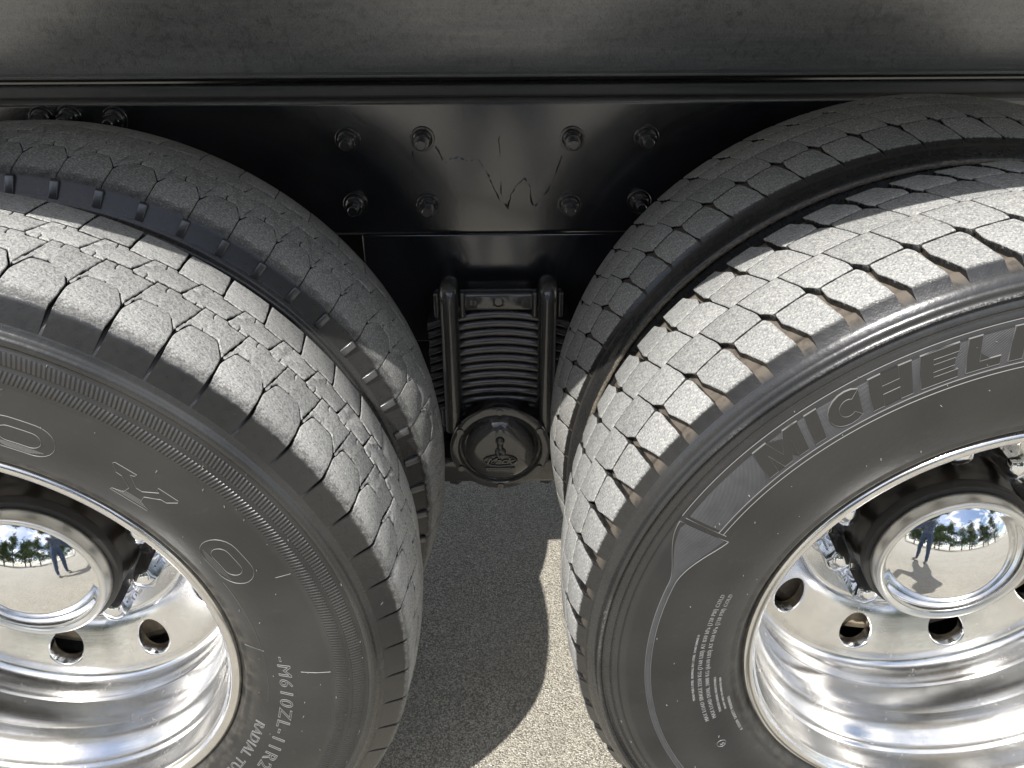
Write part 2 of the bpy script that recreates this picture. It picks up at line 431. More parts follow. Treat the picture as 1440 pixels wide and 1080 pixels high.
PROF_RI = PROF_R[:16] + [(-0.0178, 0.4840), (-0.0160, 0.4910), (-0.0138, 0.4970), (-0.0128, 0.5005), (-0.0150, 0.5020), (-0.0178, 0.5042), (-0.0192, 0.5072), (-0.0192, 0.5100), (-0.0178, 0.5128), (-0.0148, 0.5148), (-0.0105, 0.5158), (-0.0060, 0.5166), (-0.0012, 0.5188), (0.0045, 0.5225), (0.0120, 0.5255), (0.0200, 0.5275)]
def side_v(prof, r):
    for (v0, r0), (v1, r1) in zip(prof[2:], prof[3:]):
        if r0 <= r <= r1: return v0 + (v1 - v0) * (r - r0) / (r1 - r0)
    return prof[-1][0] if r > prof[-1][1] else prof[2][0]
def carcass(name, prof, R0, depth, mat):
    c = T['cen']
    half = [(v, min(r, crown(R0, max(v, 0.004)) - min(depth, 0.004))) for v, r in prof]
    mid = []
    v = 0.026
    while v < c - 0.001:
        mid.append((v, crown(R0, v) - depth)); v += 0.012
    full = half + mid + [(c, R0 - depth)] + [(2 * c - a, b) for a, b in reversed(mid)] + [(2 * c - a, b) for a, b in reversed(half)]
    return lathe(name, full, mat, seg=260, angle=50)

# ------------------------------------------------------------------ tread blocks
def resample(poly, step, jit, rng):
    out = []
    n = len(poly)
    for k in range(n):
        a, b = poly[k], poly[(k + 1) % n]
        d = math.hypot(b[0] - a[0], b[1] - a[1])
        m = max(1, int(d / step))
        for j in range(m):
            t = j / m
            jx = jit if j else 0.0
            out.append((a[0] + (b[0] - a[0]) * t + rng.uniform(-jx, jx), a[1] + (b[1] - a[1]) * t + rng.uniform(-jx, jx)))
    return out
def round_corners(poly, rad):
    out = []
    n = len(poly)
    for k in range(n):
        p0, p, p1 = Vector(poly[k - 1]), Vector(poly[k]), Vector(poly[(k + 1) % n])
        d0, d1 = (p0 - p), (p1 - p)
        c = min(rad, d0.length * .4, d1.length * .4)
        a, b = p + d0.normalized() * c, p + d1.normalized() * c
        out += [tuple(a), tuple(p * .5 + (a + b) * .25), tuple(b)]
    return out
def inset(poly, d):
    """move a counter-clockwise outline inwards by d"""
    out = []
    n = len(poly)
    for k in range(n):
        p0, p, p1 = Vector(poly[k - 1]), Vector(poly[k]), Vector(poly[(k + 1) % n])
        e0, e1 = (p - p0).normalized(), (p1 - p).normalized()
        n0, n1 = Vector((-e0.y, e0.x)), Vector((-e1.y, e1.x))
        m = n0 + n1
        if m.length < 1e-4: m = n0
        m.normalize()
        s = max(0.5, m.dot(n0))
        out.append(tuple(p + m * (d / s)))
    return out
def block(name, poly, R0, depth, mat, shoulder=None, seed=0, corner=0.004, jit=0.0004, rnd=1.0):
    """one tread block: outline in (u along the tread, v across it), wrapped on the crown"""
    rng = random.Random(seed)
    area = sum(poly[k][0] * poly[(k + 1) % len(poly)][1] - poly[(k + 1) % len(poly)][0] * poly[k][1] for k in range(len(poly)))
    if area < 0: poly = poly[::-1]
    p = resample(round_corners(poly, corner), 0.0055, jit, rng)
    rings = [(inset(p, 0.0016), 0.0, 1.0), (inset(p, 0.0006), 0.00035, 0.95), (inset(p, 0.00015), 0.0009, 0.75), (p, 0.0019, 0.42), (inset(p, -0.0007), depth, 0.12)]
    V, F, D = [], [], []
    N = len(p)
    dh = rng.uniform(-0.0005, 0.0005)
    for ri, (ring, drop, dust) in enumerate(rings):
        for k, (u, v) in enumerate(ring):
            r = crown(R0, v) - drop + dh
            dd = dust
            if shoulder:
                ve, vb, rb = shoulder                # tread edge, foot of the shoulder wall
                flip = ve > T['cen']
                over = (p[k][1] > ve - 0.004) if flip else (p[k][1] < ve + 0.004)
                if over and ri == 4:
                    v, r = vb, rb; dd = 0.0
                elif over:                           # rounded edge of the shoulder
                    q = rnd if rb < 0.510 else rnd * 0.45
                    dv_, dr_ = ((0.0080, 0.0), (0.0042, 0.0009), (0.0014, 0.0028), (-0.0006, 0.0062))[ri]
                    v = ve + (-1 if flip else 1) * (dv_ * q)
                    r = crown(R0, v) - dr_ * q + dh
                    dd = (0.95, 0.70, 0.38, 0.05)[ri]
            t = u / R0
            V.append((r * math.cos(t), v, r * math.sin(t))); D.append(dd)
    for ri in range(len(rings) - 1):
        for k in range(N):
            k2 = (k + 1) % N
            F.append((ri * N + k, ri * N + k2, (ri + 1) * N + k2, (ri + 1) * N + k))
    bm = bmesh.new()
    vs = [bm.verts.new(c) for c in V]
    for f in F:
        try: bm.faces.new([vs[i] for i in f])
        except ValueError: pass
    cap = bm.faces.new([vs[k] for k in range(N)])
    bmesh.ops.recalc_face_normals(bm, faces=bm.faces)
    bmesh.ops.triangulate(bm, faces=[cap])
    me = bpy.data.meshes.new(name)
    bm.to_mesh(me); bm.free()
    me.materials.append(M[mat]); me.shade_smooth()
    me.set_sharp_from_angle(angle=math.radians(48))
    at = me.attributes.new('dust', 'FLOAT', 'POINT')
    at.data.foreach_set('value', D)
    return me
def slit(a, b, pos, depth, w=0.0011, skew=0.0):
    """points that cut a narrow sipe into the edge a -> b"""
    a, b = Vector(a), Vector(b)
    e = (b - a).normalized(); nrm = Vector((-e.y, e.x))
    c = a + (b - a) * pos
    return [tuple(c - e * w * .5), tuple(c + nrm * depth * .5 + e * (skew - w * .5)), tuple(c + nrm * depth), tuple(c + nrm * depth + e * w),
            tuple(c + nrm * depth * .5 + e * (skew + w * .5)), tuple(c + e * w * .5)]
def rows_left(P, mat, R0, depth, pre, worn=False):
    """hexagonal shoulder lugs and two rows of stepped, staggered blocks with sipes"""
    gp = (0.0004 if worn else 0.0012) / P
    S = lambda L: [(a * P, b) for a, b in L]
    vs = [[], [], [], []]
    lug, l2, l3 = (0.5 - gp, 0.5 - gp, 0.5 - gp) if worn else (0.452, 0.462, 0.480)
    A = S([(-lug, 0.004), (lug, 0.004), (l2, 0.012), (l3, 0.024), (0.5 - gp, 0.041), (0.31, 0.0660), (-0.27, 0.0665), (-0.5 + gp, 0.044), (-l3, 0.024), (-l2, 0.012)])
    g = 0.0007 if worn else 0.0030
    cr = 0.0016 if worn else 0.004
    for k in range(3):
        vs[0].append(block(pre + 'shoulder', A, R0, depth, mat, (0.004, -0.0066, 0.5066), seed=k, corner=cr))
        Bl = S([(-0.5 + gp, 0.0455 + g), (-0.265, 0.0665 + g), (0.30, 0.0660 + g), (0.37, 0.0580 + g), (0.40, 0.0590 + g), (0.5 - gp, 0.0440 + g), (0.26 - gp, 0.1068), (-0.28, 0.1073), (-0.30, 0.1020), (-0.74 + gp, 0.1010)])
        b = Bl[:2] + slit(Bl[1], Bl[2], 0.45 + .07 * k, 0.010, skew=0.001) + Bl[2:6] + slit(Bl[5], Bl[6], 0.5, 0.005) + Bl[6:7] + slit(Bl[6], Bl[7], 0.45, 0.011, skew=-0.001) + Bl[7:]
        vs[1].append(block(pre + 'rib', b, R0, depth, mat, seed=10 + k, corner=0.0010, jit=0.0008))
        Cl = S([(-0.24 + gp, 0.1076 + g), (0.245, 0.1071 + g), (0.27, 0.1014 + g), (0.69, 0.1024 + g), (0.76 - gp, 0.1060 + g), (0.55 - gp, 0.1475), (0.05, 0.1480), (0.03, 0.1430), (-0.45 + gp, 0.1420)])
        c = Cl[:3] + slit(Cl[2], Cl[3], 0.5 - .05 * k, 0.009, skew=-0.001) + Cl[3:5] + slit(Cl[4], Cl[5], 0.5, 0.005) + Cl[5:6] + slit(Cl[5], Cl[6], 0.55, 0.010, skew=0.001) + Cl[6:]
        vs[2].append(block(pre + 'rib', c, R0, depth, mat, seed=20 + k, corner=0.0010, jit=0.0008))
        e = 2 * T['cen'] - 0.004
        Dl = S([(-0.45 - lug, e), (-0.45 - l2, e - 0.010), (-0.95 + gp, e - 0.028), (-0.95 + gp, 0.1483 + g), (-0.47, 0.1479 + g), (-0.44, 0.1426 + g), (0.03, 0.1436 + g), (0.05 - gp, 0.1462 + g), (0.05 - gp, e - 0.028), (-0.45 + l2, e - 0.010), (-0.45 + lug, e)])
        vs[3].append(block(pre + 'shoulder', Dl, R0, depth, mat, (e, 2 * T['cen'] + 0.0066, 0.5066), seed=30 + k, corner=cr))
    return vs
def rows_right(P, mat, R0, depth, pre, lug=0.345, gap=0.0007, foot=(-0.0046, 0.5130)):
    """chunky shoulder lugs, two tightly packed rows with pockets between them, shoulder lugs again"""
    c2 = 2 * T['cen']
    st = (T['cen'] - 0.012) / 0.100
    S = lambda L: [(a * P, 0.012 + (b - 0.012) * st) for a, b in L]
    gp = gap / P
    vs = [[], [], [], []]
    A = S([(-lug + 0.03, 0.012), (lug + 0.03, 0.012), (lug + 0.045, 0.024), (0.455, 0.0455), (0.35, 0.0608), (-0.44, 0.0636), (-0.47, 0.0560), (-lug - 0.03, 0.030)])
    B_ = S([(-0.42, 0.0660), (0.37, 0.0631), (0.50 - gp, 0.0745), (0.50 - gp, 0.0835), (0.50 - gp, 0.1110), (-0.50 + gp, 0.1117), (-0.50 + gp, 0.0880), (-0.50 + gp, 0.0770)])
    sh = lambda L: [(u + 7.5 * P * (v - T['cen']), v) for u, v in L]
    Cc = sh([(-u + 0.16 * P, c2 - v) for u, v in B_])
    D = sh([(-u + 0.16 * P, c2 - v) for u, v in A])
    A = sh(A); B_ = sh(B_)
    for k in range(3):
        vs[0].append(block(pre + 'shoulder', A, R0, depth, mat, (0.012, foot[0], foot[1]), seed=40 + k, corner=0.0022))
        vs[1].append(block(pre + 'rib', B_, R0, depth, mat, seed=50 + k, corner=0.0015, jit=0.0003))
        vs[2].append(block(pre + 'rib', Cc, R0, depth, mat, seed=60 + k, corner=0.0015, jit=0.0003))
        vs[3].append(block(pre + 'shoulder', D, R0, depth, mat, (c2 - 0.012, c2 - foot[0], foot[1]), seed=70 + k, corner=0.0022))
    return vs

def mount_tread(tyre, rows, count, phase, a0, a1, seed, tread_mat):
    """blocks the camera can see are objects of their own; the rest of the tread is one mesh"""
    rng = random.Random(seed)
    BV, BF, BD = [], [], []
    for k in range(count):
        th = math.radians(phase) + (k + 0.5) * 2 * PI / count
        deg = math.degrees(th) % 360
        vis = any(a0 <= deg + s <= a1 for s in (-360, 0, 360))
        for row in rows:
            me = rng.choice(row)
            if vis:
                o = add_obj('tread_block', me, tyre, roty=-th)
            else:
                off = len(BV)
                R = Matrix.Rotation(-th, 3, 'Y')
                BV += [tuple(R @ v.co) for v in me.vertices]
                BF += [tuple(off + i for i in f.vertices) for f in me.polygons]
                BD += [d.value for d in me.attributes['dust'].data]
    me = mesh('far_tread', BV, BF, tread_mat, angle=48)
    at = me.attributes.new('dust', 'FLOAT', 'POINT'); at.data.foreach_set('value', BD)
    o = add_obj('far_tread', me, tyre); o['kind'] = 'stuff'

# ------------------------------------------------------------------ writing on the sidewalls
def wrap(prof, th0, r0, x, y, h):
    """letter space (x clockwise, y outwards, h height) -> tyre space"""
    r = r0 + y
    t = th0 - x / r0
    return (r * math.cos(t), side_v(prof, r) - h, r * math.sin(t))
def text_geo(body, size, sx=1.0, shear=0.0, outline=False, bold=0.0, thick=0.0006, height=0.0004, spacing=1.0):
    cu = bpy.data.curves.new('t', 'FONT')
    cu.body = body; cu.size = size; cu.shear = shear; cu.space_character = spacing
    cu.align_x = 'LEFT'; cu.resolution_u = 3
    if outline:
        cu.fill_mode = 'NONE'; cu.bevel_depth = thick; cu.bevel_resolution = 0; cu.offset = bold
    else:
        cu.offset = bold; cu.extrude = height
    ob = bpy.data.objects.new('t', cu); COL.objects.link(ob)
    dg = bpy.context.evaluated_depsgraph_get()
    me = bpy.data.meshes.new_from_object(ob.evaluated_get(dg))
    V = [(v.co.x * sx, v.co.y, v.co.z) for v in me.vertices]
    F = [tuple(f.vertices) for f in me.polygons]
    bpy.data.objects.remove(ob); bpy.data.curves.remove(cu); bpy.data.meshes.remove(me)
    return V, F
def arc_text(name, tyre, prof, body, size, th_deg, r0, mat='edge_glint', lift=0.0003, subdiv=False, **k):
    V, F = text_geo(body, size, **k)
    if subdiv:
        bm = bmesh.new()
        vs = [bm.verts.new(v) for v in V]
        for f in F:
            try: bm.faces.new([vs[i] for i in f])
            except ValueError: pass
        bmesh.ops.triangulate(bm, faces=bm.faces)
        bmesh.ops.subdivide_edges(bm, edges=[e for e in bm.edges if e.calc_length() > 0.012], cuts=2)
        bmesh.ops.triangulate(bm, faces=bm.faces)
        V = [tuple(v.co) for v in bm.verts]
        bm.verts.index_update()
        F = [tuple(v.index for v in f.verts) for f in bm.faces]
        bm.free()
    W = [wrap(prof, math.radians(th_deg), r0, x, y, z + lift) for x, y, z in V]
    me = mesh(name, W, F, mat, angle=30)
    fix_normals(me)
    return add_obj(name, me, tyre)
def ridge_lines(name, tyre, prof, lines, th_deg, r0, w=0.0008, h=0.0007, mat='edge_glint', closed=False):
    """fine raised ribs along polylines given in letter space"""
    V, F = [], []
    for ln in lines:
        cl = closed and len(ln) > 2
        n = len(ln)
        base = len(V)
        for k in range(n):
            p = Vector(ln[k])
            a = Vector(ln[k - 1]) if (k or cl) else p
            b = Vector(ln[(k + 1) % n]) if (k < n - 1 or cl) else p
            d = (b - a).normalized(); nn = Vector((-d.y, d.x))
            for (s, hh) in ((-w, -0.0003), (0, h), (w, -0.0003)):
                qd = p + nn * s
                V.append(wrap(prof, math.radians(th_deg), r0, qd.x, qd.y, hh))
        for k in range(n if cl else n - 1):
            k2 = (k + 1) % n
            for j in (0, 1):
                F.append((base + 3 * k + j, base + 3 * k + j + 1, base + 3 * k2 + j + 1, base + 3 * k2 + j))
    me = mesh(name, V, F, mat, angle=20)
    fix_normals(me)
    return add_obj(name, me, tyre)
def stadium(w, h, n=12):
    r = h * .5
    out = []
    for k in range(n + 1):
        t = -PI / 2 + PI * k / n
        out.append((w / 2 - r + r * math.cos(t), r * math.sin(t)))
    for k in range(n + 1):
        t = PI / 2 + PI * k / n
        out.append((-w / 2 + r + r * math.cos(t), r * math.sin(t)))
    res = []
    for k in range(len(out)):
        a, b = out[k], out[(k + 1) % len(out)]
        m = max(1, int(math.hypot(b[0] - a[0], b[1] - a[1]) / 0.006))
        res += [(a[0] + (b[0] - a[0]) * j / m, a[1] + (b[1] - a[1]) * j / m) for j in range(m)]
    return res
def patch(name, tyre, prof, edges, mat, lift):
    """a skin over the sidewall between an inner and an outer radius: list of (degrees, r_in, r_out)"""
    V, F = [], []
    m = 7
    for (d, ra, rb) in edges:
        t = math.radians(d)
        for j in range(m):
            r = ra + (rb - ra) * j / (m - 1)
            e = lift if 0 < j < m - 1 else -0.0003
            V.append((r * math.cos(t), side_v(prof, r) - e, r * math.sin(t)))
    for k in range(len(edges) - 1):
        for j in range(m - 1):
            F.append((k * m + j, k * m + j + 1, (k + 1) * m + j + 1, (k + 1) * m + j))
    me = mesh(name, V, F, mat, angle=60)
    fix_normals(me)
    return add_obj(name, me, tyre)
def nubs(tyre, prof, seed, a0, a1, cnt):
    """moulding hairs left on the sidewall"""
    rng = random.Random(seed)
    V, F = [], []
    for k in range(cnt):
        d = math.radians(rng.uniform(a0, a1)); r = rng.choice((0.352, 0.372, 0.412, 0.43, 0.444, 0.4655, 0.486)) + rng.uniform(-.004, .004)
        v = side_v(prof, r)
        p = Vector((r * math.cos(d), v, r * math.sin(d)))
        tip = p + Vector((rng.uniform(-1, 1) * .0012, -rng.uniform(.0012, .0028), rng.uniform(-1, 1) * .0012))
        tube(V, F, [p + Vector((0, .0005, 0)), tip], [0.0006, 0.0004], 5)
    o = add_obj('moulding_hairs', mesh('moulding_hairs', V, F, 'edge_glint'), tyre)
    o['kind'] = 'stuff'

# ------------------------------------------------------------------ rim, hub, nuts
RIM = [(0.030, 0.3185), (0.012, 0.3230), (0.0075, 0.3235), (0.0045, 0.3230), (0.0022, 0.3215), (0.0007, 0.3192), (0.0, 0.3163), (0.0006, 0.3136), (0.0022, 0.3112), (0.0048, 0.3094), (0.0090, 0.3080), (0.0105, 0.3068), (0.0118, 0.3050), (0.0135, 0.3043), (0.022, 0.3034), (0.034, 0.3016),
       (0.047, 0.2995), (0.0495, 0.2985), (0.0520, 0.2966), (0.0545, 0.2960), (0.058, 0.2952), (0.0625, 0.2930), (0.069, 0.2888), (0.076, 0.2850), (0.084, 0.2818), (0.092, 0.2799), (0.102, 0.2790), (0.1045, 0.2784), (0.106, 0.2776), (0.128, 0.2768), (0.1475, 0.2760), (0.1495, 0.2762), (0.1515, 0.2776), (0.158, 0.2786), (0.164, 0.2800), (0.171, 0.2816), (0.178, 0.2822), (0.185, 0.2816), (0.191, 0.2796), (0.1955, 0.2766), (0.1985, 0.2730), (0.2000, 0.2690)]
DISC = [(0.2000, 0.2690), (0.2030, 0.2600), (0.2170, 0.2300), (0.2310, 0.2020), (0.2352, 0.1960), (0.2385, 0.1925)]
HUBFACE = [(0.2385, 0.1925), (0.2420, 0.1905), (0.2445, 0.1870), (0.2450, 0.1820), (0.2450, 0.1120)]
def disc_y(r):
    for (y0, r0), (y1, r1) in zip(DISC, DISC[1:]):
        if r1 <= r <= r0: return y0 + (y1 - y0) * (r - r0) / (r1 - r0)
    return DISC[0][0]
def rim_mesh(hole_phase):
    V, F = [], []
    def rev(prof, seg):
        b = len(V); n = len(prof)
        for k in range(seg):
            t = 2 * PI * k / seg
            for (y, r) in prof: V.append((r * math.cos(t), y, r * math.sin(t)))
        for k in range(seg):
            for j in range(n - 1):
                a, c = b + k * n, b + ((k + 1) % seg) * n
                F.append((a + j, a + j + 1, c + j + 1, c + j))
    rev(RIM, 240)
    rev(HUBFACE, 120)
    # disc with ten hand holes: rings around each hole spread to the edges of its 36 degree sector
    RO, RI, RH, HR = 0.2690, 0.1925, 0.2315, 0.0270
    nb = 12
    for s in range(10):
        tc = math.radians(hole_phase + 36 * s)
        bound = []
        hw = math.radians(18)
        for j in range(nb): bound.append((tc - hw + 2 * hw * j / nb, RO))
        for j in range(nb): bound.append((tc + hw, RO + (RI - RO) * j / nb))
        for j in range(nb): bound.append((tc + hw - 2 * hw * j / nb, RI))
        for j in range(nb): bound.append((tc - hw, RI + (RO - RI) * j / nb))
        n = len(bound)
        rings = []
        for q in range(9):
            f = q / 8.0
            ring = []
            for (t, r) in bound:
                ang = math.atan2(r - RH, (t - tc) * RH)
                hx, hy = HR * math.cos(ang), HR * math.sin(ang)
                hr, ht = RH + hy, tc + hx / RH
                g = f ** 1.3
                rr, tt = hr + (r - hr) * g, ht + (t - ht) * g
                yy = disc_y(rr)
                ring.append((rr * math.cos(tt), yy, rr * math.sin(tt)))
            rings.append(ring)
        # chamfer and wall of the hole
        ch, wall = [], []
        for (t, r) in bound:
            ang = math.atan2(r - RH, (t - tc) * RH)
            for lst, rad, dy in ((ch, HR - 0.0015, 0.0018), (wall, HR - 0.0015, 0.020)):
                hr, ht = RH + rad * math.sin(ang), tc + rad * math.cos(ang) / RH
                lst.append((hr * math.cos(ht), disc_y(hr) + dy, hr * math.sin(ht)))
        rings = [wall, ch] + rings
        b = len(V)
        for ring in rings: V.extend(ring)
        for q in range(len(rings) - 1):
            for j in range(n):
                j2 = (j + 1) % n
                F.append((b + q * n + j, b + q * n + j2, b + (q + 1) * n + j2, b + (q + 1) * n + j))
    me = mesh('rim', V, F, 'alu', smooth=False)
    bm = bmesh.new(); bm.from_mesh(me)
    bmesh.ops.remove_doubles(bm, verts=bm.verts, dist=0.00005)
    bmesh.ops.recalc_face_normals(bm, faces=bm.faces)
    bm.to_mesh(me); bm.free()
    me.shade_smooth(); me.set_sharp_from_angle(angle=math.radians(38))
    return me
def nut_mesh():
    """chrome cover of a wheel nut: flange, flared foot, six flats, rounded end"""
    V, F = [], []
    prof = [(0.0, 0.0245, 0), (-0.003, 0.0250, 0), (-0.006, 0.0240, 0), (-0.010, 0.0205, .3), (-0.014, 0.0190, 1), (-0.040, 0.0182, 1), (-0.046, 0.0168, .6), (-0.051, 0.0140, .2), (-0.054, 0.0085, 0), (-0.055, 0.0, 0)]
    seg = 36
    for (y, r, hx) in prof:
        for k in range(seg):
            t = 2 * PI * k / seg
            hexr = math.cos(PI / 6) / math.cos(((t + PI / 6) % (PI / 3)) - PI / 6)
            rr = r * (1 + (hexr * 1.04 - 1) * hx)
            V.append((1.08 * rr * math.cos(t), 1.12 * y, 1.08 * rr * math.sin(t)))
    for j in range(len(prof) - 1):
        for k in range(seg):
            k2 = (k + 1) % seg
            F.append((j * seg + k, j * seg + k2, (j + 1) * seg + k2, (j + 1) * seg + k))
    me = mesh('lug_nut', V, F, 'chrome', angle=28); fix_normals(me)
    return me
NUT = nut_mesh()
HUB = lathe('hub', [(0.262, 0.150), (0.2445, 0.150), (0.2400, 0.1440), (0.2360, 0.1260), (0.2320, 0.1205), (0.215, 0.1180), (0.200, 0.1172), (0.197, 0.1150), (0.183, 0.1140), (0.165, 0.1140)], 'hub', 128)
SEAL = lathe('seal', [(0.174, 0.110), (0.174, 0.1165), (0.171, 0.1178), (0.161, 0.1178), (0.1578, 0.1168), (0.1570, 0.1130), (0.1565, 0.098)], 'gasket', 128)
CAPM = lathe('hub_cap', [(0.160, 0.1045), (0.1555, 0.1096), (0.153, 0.1100), (0.138, 0.1084), (0.1345, 0.1076), (0.1328, 0.1061), (0.1322, 0.1040), (0.1326, 0.1018), (0.1338, 0.0998), (0.1352, 0.0984), (0.1356, 0.0976)], 'chrome_satin', 128, angle=50)
dome = [(0.1358, 0.0980), (0.1362, 0.0972)]
HD, RB0 = 0.0370, 0.0965
RD = (RB0 ** 2 + HD ** 2) / (2 * HD)
for k in range(25):
    r = RB0 * (1 - k / 24.0)
    dome.append((0.1358 - (math.sqrt(RD * RD - r * r) - (RD - HD)), max(r, 0.00001)))
DOME = lathe('mirror_dome', dome, 'chrome', 160, angle=50)
DRUM = lathe('brake_drum', [(0.262, 0.10), (0.265, 0.185), (0.275, 0.196), (0.300, 0.200), (0.305, 0.208), (0.320, 0.208), (0.325, 0.200), (0.380, 0.200), (0.385, 0.212), (0.400, 0.212), (0.48, 0.205), (0.485, 0.06)], 'dirty_steel', 96)
IRIM = lathe('inner_rim', [(0.315, 0.3235), (0.3155, 0.310), (0.325, 0.304), (0.36, 0.298), (0.385, 0.284), (0.44, 0.281), (0.50, 0.284), (0.53, 0.300), (0.552, 0.310), (0.555, 0.3235)], 'dirty_steel', 160)
IDISC = lathe('inner_disc', [(0.330, 0.302), (0.300, 0.288), (0.270, 0.272), (0.256, 0.262), (0.253, 0.250), (0.260, 0.232), (0.258, 0.215), (0.264, 0.195), (0.270, 0.150)], 'dirty_steel', 120)

# ------------------------------------------------------------------ the two dual wheels
def dual_wheel(x, label, kind, hole_phase, nut_phase):
    w = bpy.data.objects.new('dual_wheel', None)
    COL.objects.link(w); w.location = (x, 0, 0)
    w['label'] = label; w['category'] = 'wheel'; w['group'] = 'tandem dual wheels'
    left = kind == 'L'
    prof = PROF_L if left else PROF_R
    rub = 'rubber_left' if left else 'rubber_right'
    tm = 'tread_left' if left else 'tread_right'
    cnt = 62 if left else 65
    a0, a1 = (-55, 112) if left else (68, 238)
    if left:
        T.update(cen=0.1085, k=0.010)
        R0, dep = 0.545, 0.0078
        rows = rows_left(2 * PI * R0 / cnt, tm, R0, dep, 'tread_block_')
    else:
        T.update(cen=0.127, k=0.012)
        R0, dep = 0.5450, 0.0105
        rows = rows_right(2 * PI * R0 / cnt, tm, R0, dep, 'tread_block_')
    ty = add_obj('tyre', carcass('tyre', prof, R0, dep, rub), w, (0, 0, ZC))
    ty['label'] = 'outer tyre with dusty grey tread and black sidewall'
    mount_tread(ty, rows, cnt, 0.9 if left else 3.6, a0, a1, 5, tm)
    if left:
        T.update(cen=0.1085, k=0.017)
        R0, dep = 0.5485, 0.0042
        tm2 = 'tread_left_shaded'
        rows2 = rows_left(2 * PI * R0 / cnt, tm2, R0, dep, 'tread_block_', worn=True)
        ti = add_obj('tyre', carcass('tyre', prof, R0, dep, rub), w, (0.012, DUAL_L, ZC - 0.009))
    else:
        T.update(cen=0.118, k=0.015)
        R0, dep = 0.5435, 0.0048
        tm2 = 'tread_right_shaded'
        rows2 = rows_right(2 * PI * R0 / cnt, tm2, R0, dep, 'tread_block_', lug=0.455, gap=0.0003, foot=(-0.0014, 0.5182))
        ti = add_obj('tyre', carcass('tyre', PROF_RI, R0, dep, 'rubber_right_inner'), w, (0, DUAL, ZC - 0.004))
    ti['label'] = 'inner tyre mostly in the shade of the body'
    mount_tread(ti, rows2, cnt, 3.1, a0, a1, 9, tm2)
    if left:
        bmr = bmesh.new()
        box(bmr, 0.5062, 0.5268, -0.0030, 0.0035, -0.0052, 0.0052, 0.0014)
        for v in bmr.verts: v.co.y += (0.5268 - v.co.x) * -0.42 + 0.0012
        rib = bm_mesh('shoulder_rib', bmr, 'rib')  # raised bars stand in for groove floors reflecting the sky
        for k in range(cnt):
            th = math.radians(3.1) + k * 2 * PI / cnt
            dg = math.degrees(th)
            if dg < 112 or dg > 305: add_obj('shoulder_rib', rib, ti, roty=-th)
    rim = add_obj('rim', rim_mesh(hole_phase), w, (0, 0, ZC))
    rim['label'] = 'polished aluminium rim with round hand holes'
    for k in range(10):
        t = math.radians(nut_phase + 36 * k)
        o = add_obj('lug_nut', NUT, w, (0.1428 * math.cos(t), 0.2448, ZC + 0.1428 * math.sin(t)))
        o.rotation_euler = (0, -t + 0.2 * k, 0)
    hub = add_obj('hub', HUB, w, (0, 0, ZC))
    add_obj('seal', SEAL, hub)
    cp = add_obj('hub_cap', CAPM, w, (0, 0, ZC)); cp['label'] = 'chrome hub cap with a domed mirror face'
    add_obj('mirror_dome', DOME, cp)
    add_obj('brake_drum', DRUM, w, (0, 0, ZC))
    ir = add_obj('inner_rim', IRIM, w, (0, 0, ZC))
    add_obj('rim_disc', IDISC, ir)
    return w, ty, ti
wl, tyl, til = dual_wheel(-0.6408, 'dual wheel at left, outer tyre lettered TOYO, polished rim and chrome hub cap', 'L', -64.0, -25)
wr, tyr, tir = dual_wheel(0.6396, 'dual wheel at right, outer tyre lettered MICHELIN, polished rim and chrome hub cap', 'R', -107.0, -160)

# lettering on the left outer tyre
lab = lambda o, s: o.__setitem__('label', s)
RB = 0.388
ya = [(-0.024, -0.0205), (0.0, -0.0215), (0.024, -0.0205), (0.0225, -0.0175), (0.0105, -0.0135), (0.0090, -0.0030), (0.0230, 0.0080), (0.0300, 0.0090), (0.0375, 0.0185), (0.0360, 0.0210), (0.0120, 0.0200), (0.0130, 0.0165), (0.0170, 0.0150), (0.0035, 0.0030),
      (-0.0035, 0.0030), (-0.0170, 0.0150), (-0.0130, 0.0165), (-0.0120, 0.0200), (-0.0360, 0.0210), (-0.0375, 0.0185), (-0.0300, 0.0090), (-0.0230, 0.0080), (-0.0090, -0.0030), (-0.0105, -0.0135), (-0.0225, -0.0175)]
def toyo_o(deg, name):
    lines = [stadium(0.072, 0.046), stadium(0.044, 0.022)]
    o = ridge_lines(name, tyl, PROF_L, lines, deg, RB, w=0.0005, h=0.0007, closed=True)
    return o
ridge = [toyo_o(64.2, 'sidewall_letter'), toyo_o(26.4, 'sidewall_letter')]
ridge.append(ridge_lines('sidewall_letter', tyl, PROF_L, [ya], 45.4, RB, w=0.0005, h=0.0007, closed=True))
ta = [(-0.009, -0.0215), (0.009, -0.0215), (0.009, 0.009), (0.024, 0.008), (0.036, 0.002), (0.036, 0.0210), (-0.036, 0.0210), (-0.036, 0.002), (-0.024, 0.008), (-0.009, 0.009)]
lab(ridge_lines('sidewall_letter', tyl, PROF_L, [ta], 83.0, RB, w=0.0005, h=0.0007, closed=True), 'outlined letter T of the sidewall name')
V_, F_ = [], []
lines = []
for k in range(5):
    yy = -0.0175 + 0.0017 * k
    lines.append([(-0.019 + .002 * k, yy), (0.019 - .002 * k, yy)])
ridge_lines('letter_hatching', tyl, PROF_L, lines, 45.4, RB, w=0.0003, h=0.0004)
for dg_ in (64.2, 26.4):
    lines = []
    for k in range(5):
        yy = -0.0205 + 0.0017 * k
        hw = 0.014 + 0.0032 * k
        lines.append([(-hw + 2 * hw * j / 6, yy) for j in range(7)])
    ridge_lines('letter_hatching', tyl, PROF_L, lines, dg_, RB, w=0.0003, h=0.0004)
lab(ridge[0], 'outlined letter O of the sidewall name'); lab(ridge[1], 'last outlined letter O of the sidewall name'); lab(ridge[2], 'outlined letter Y of the sidewall name')
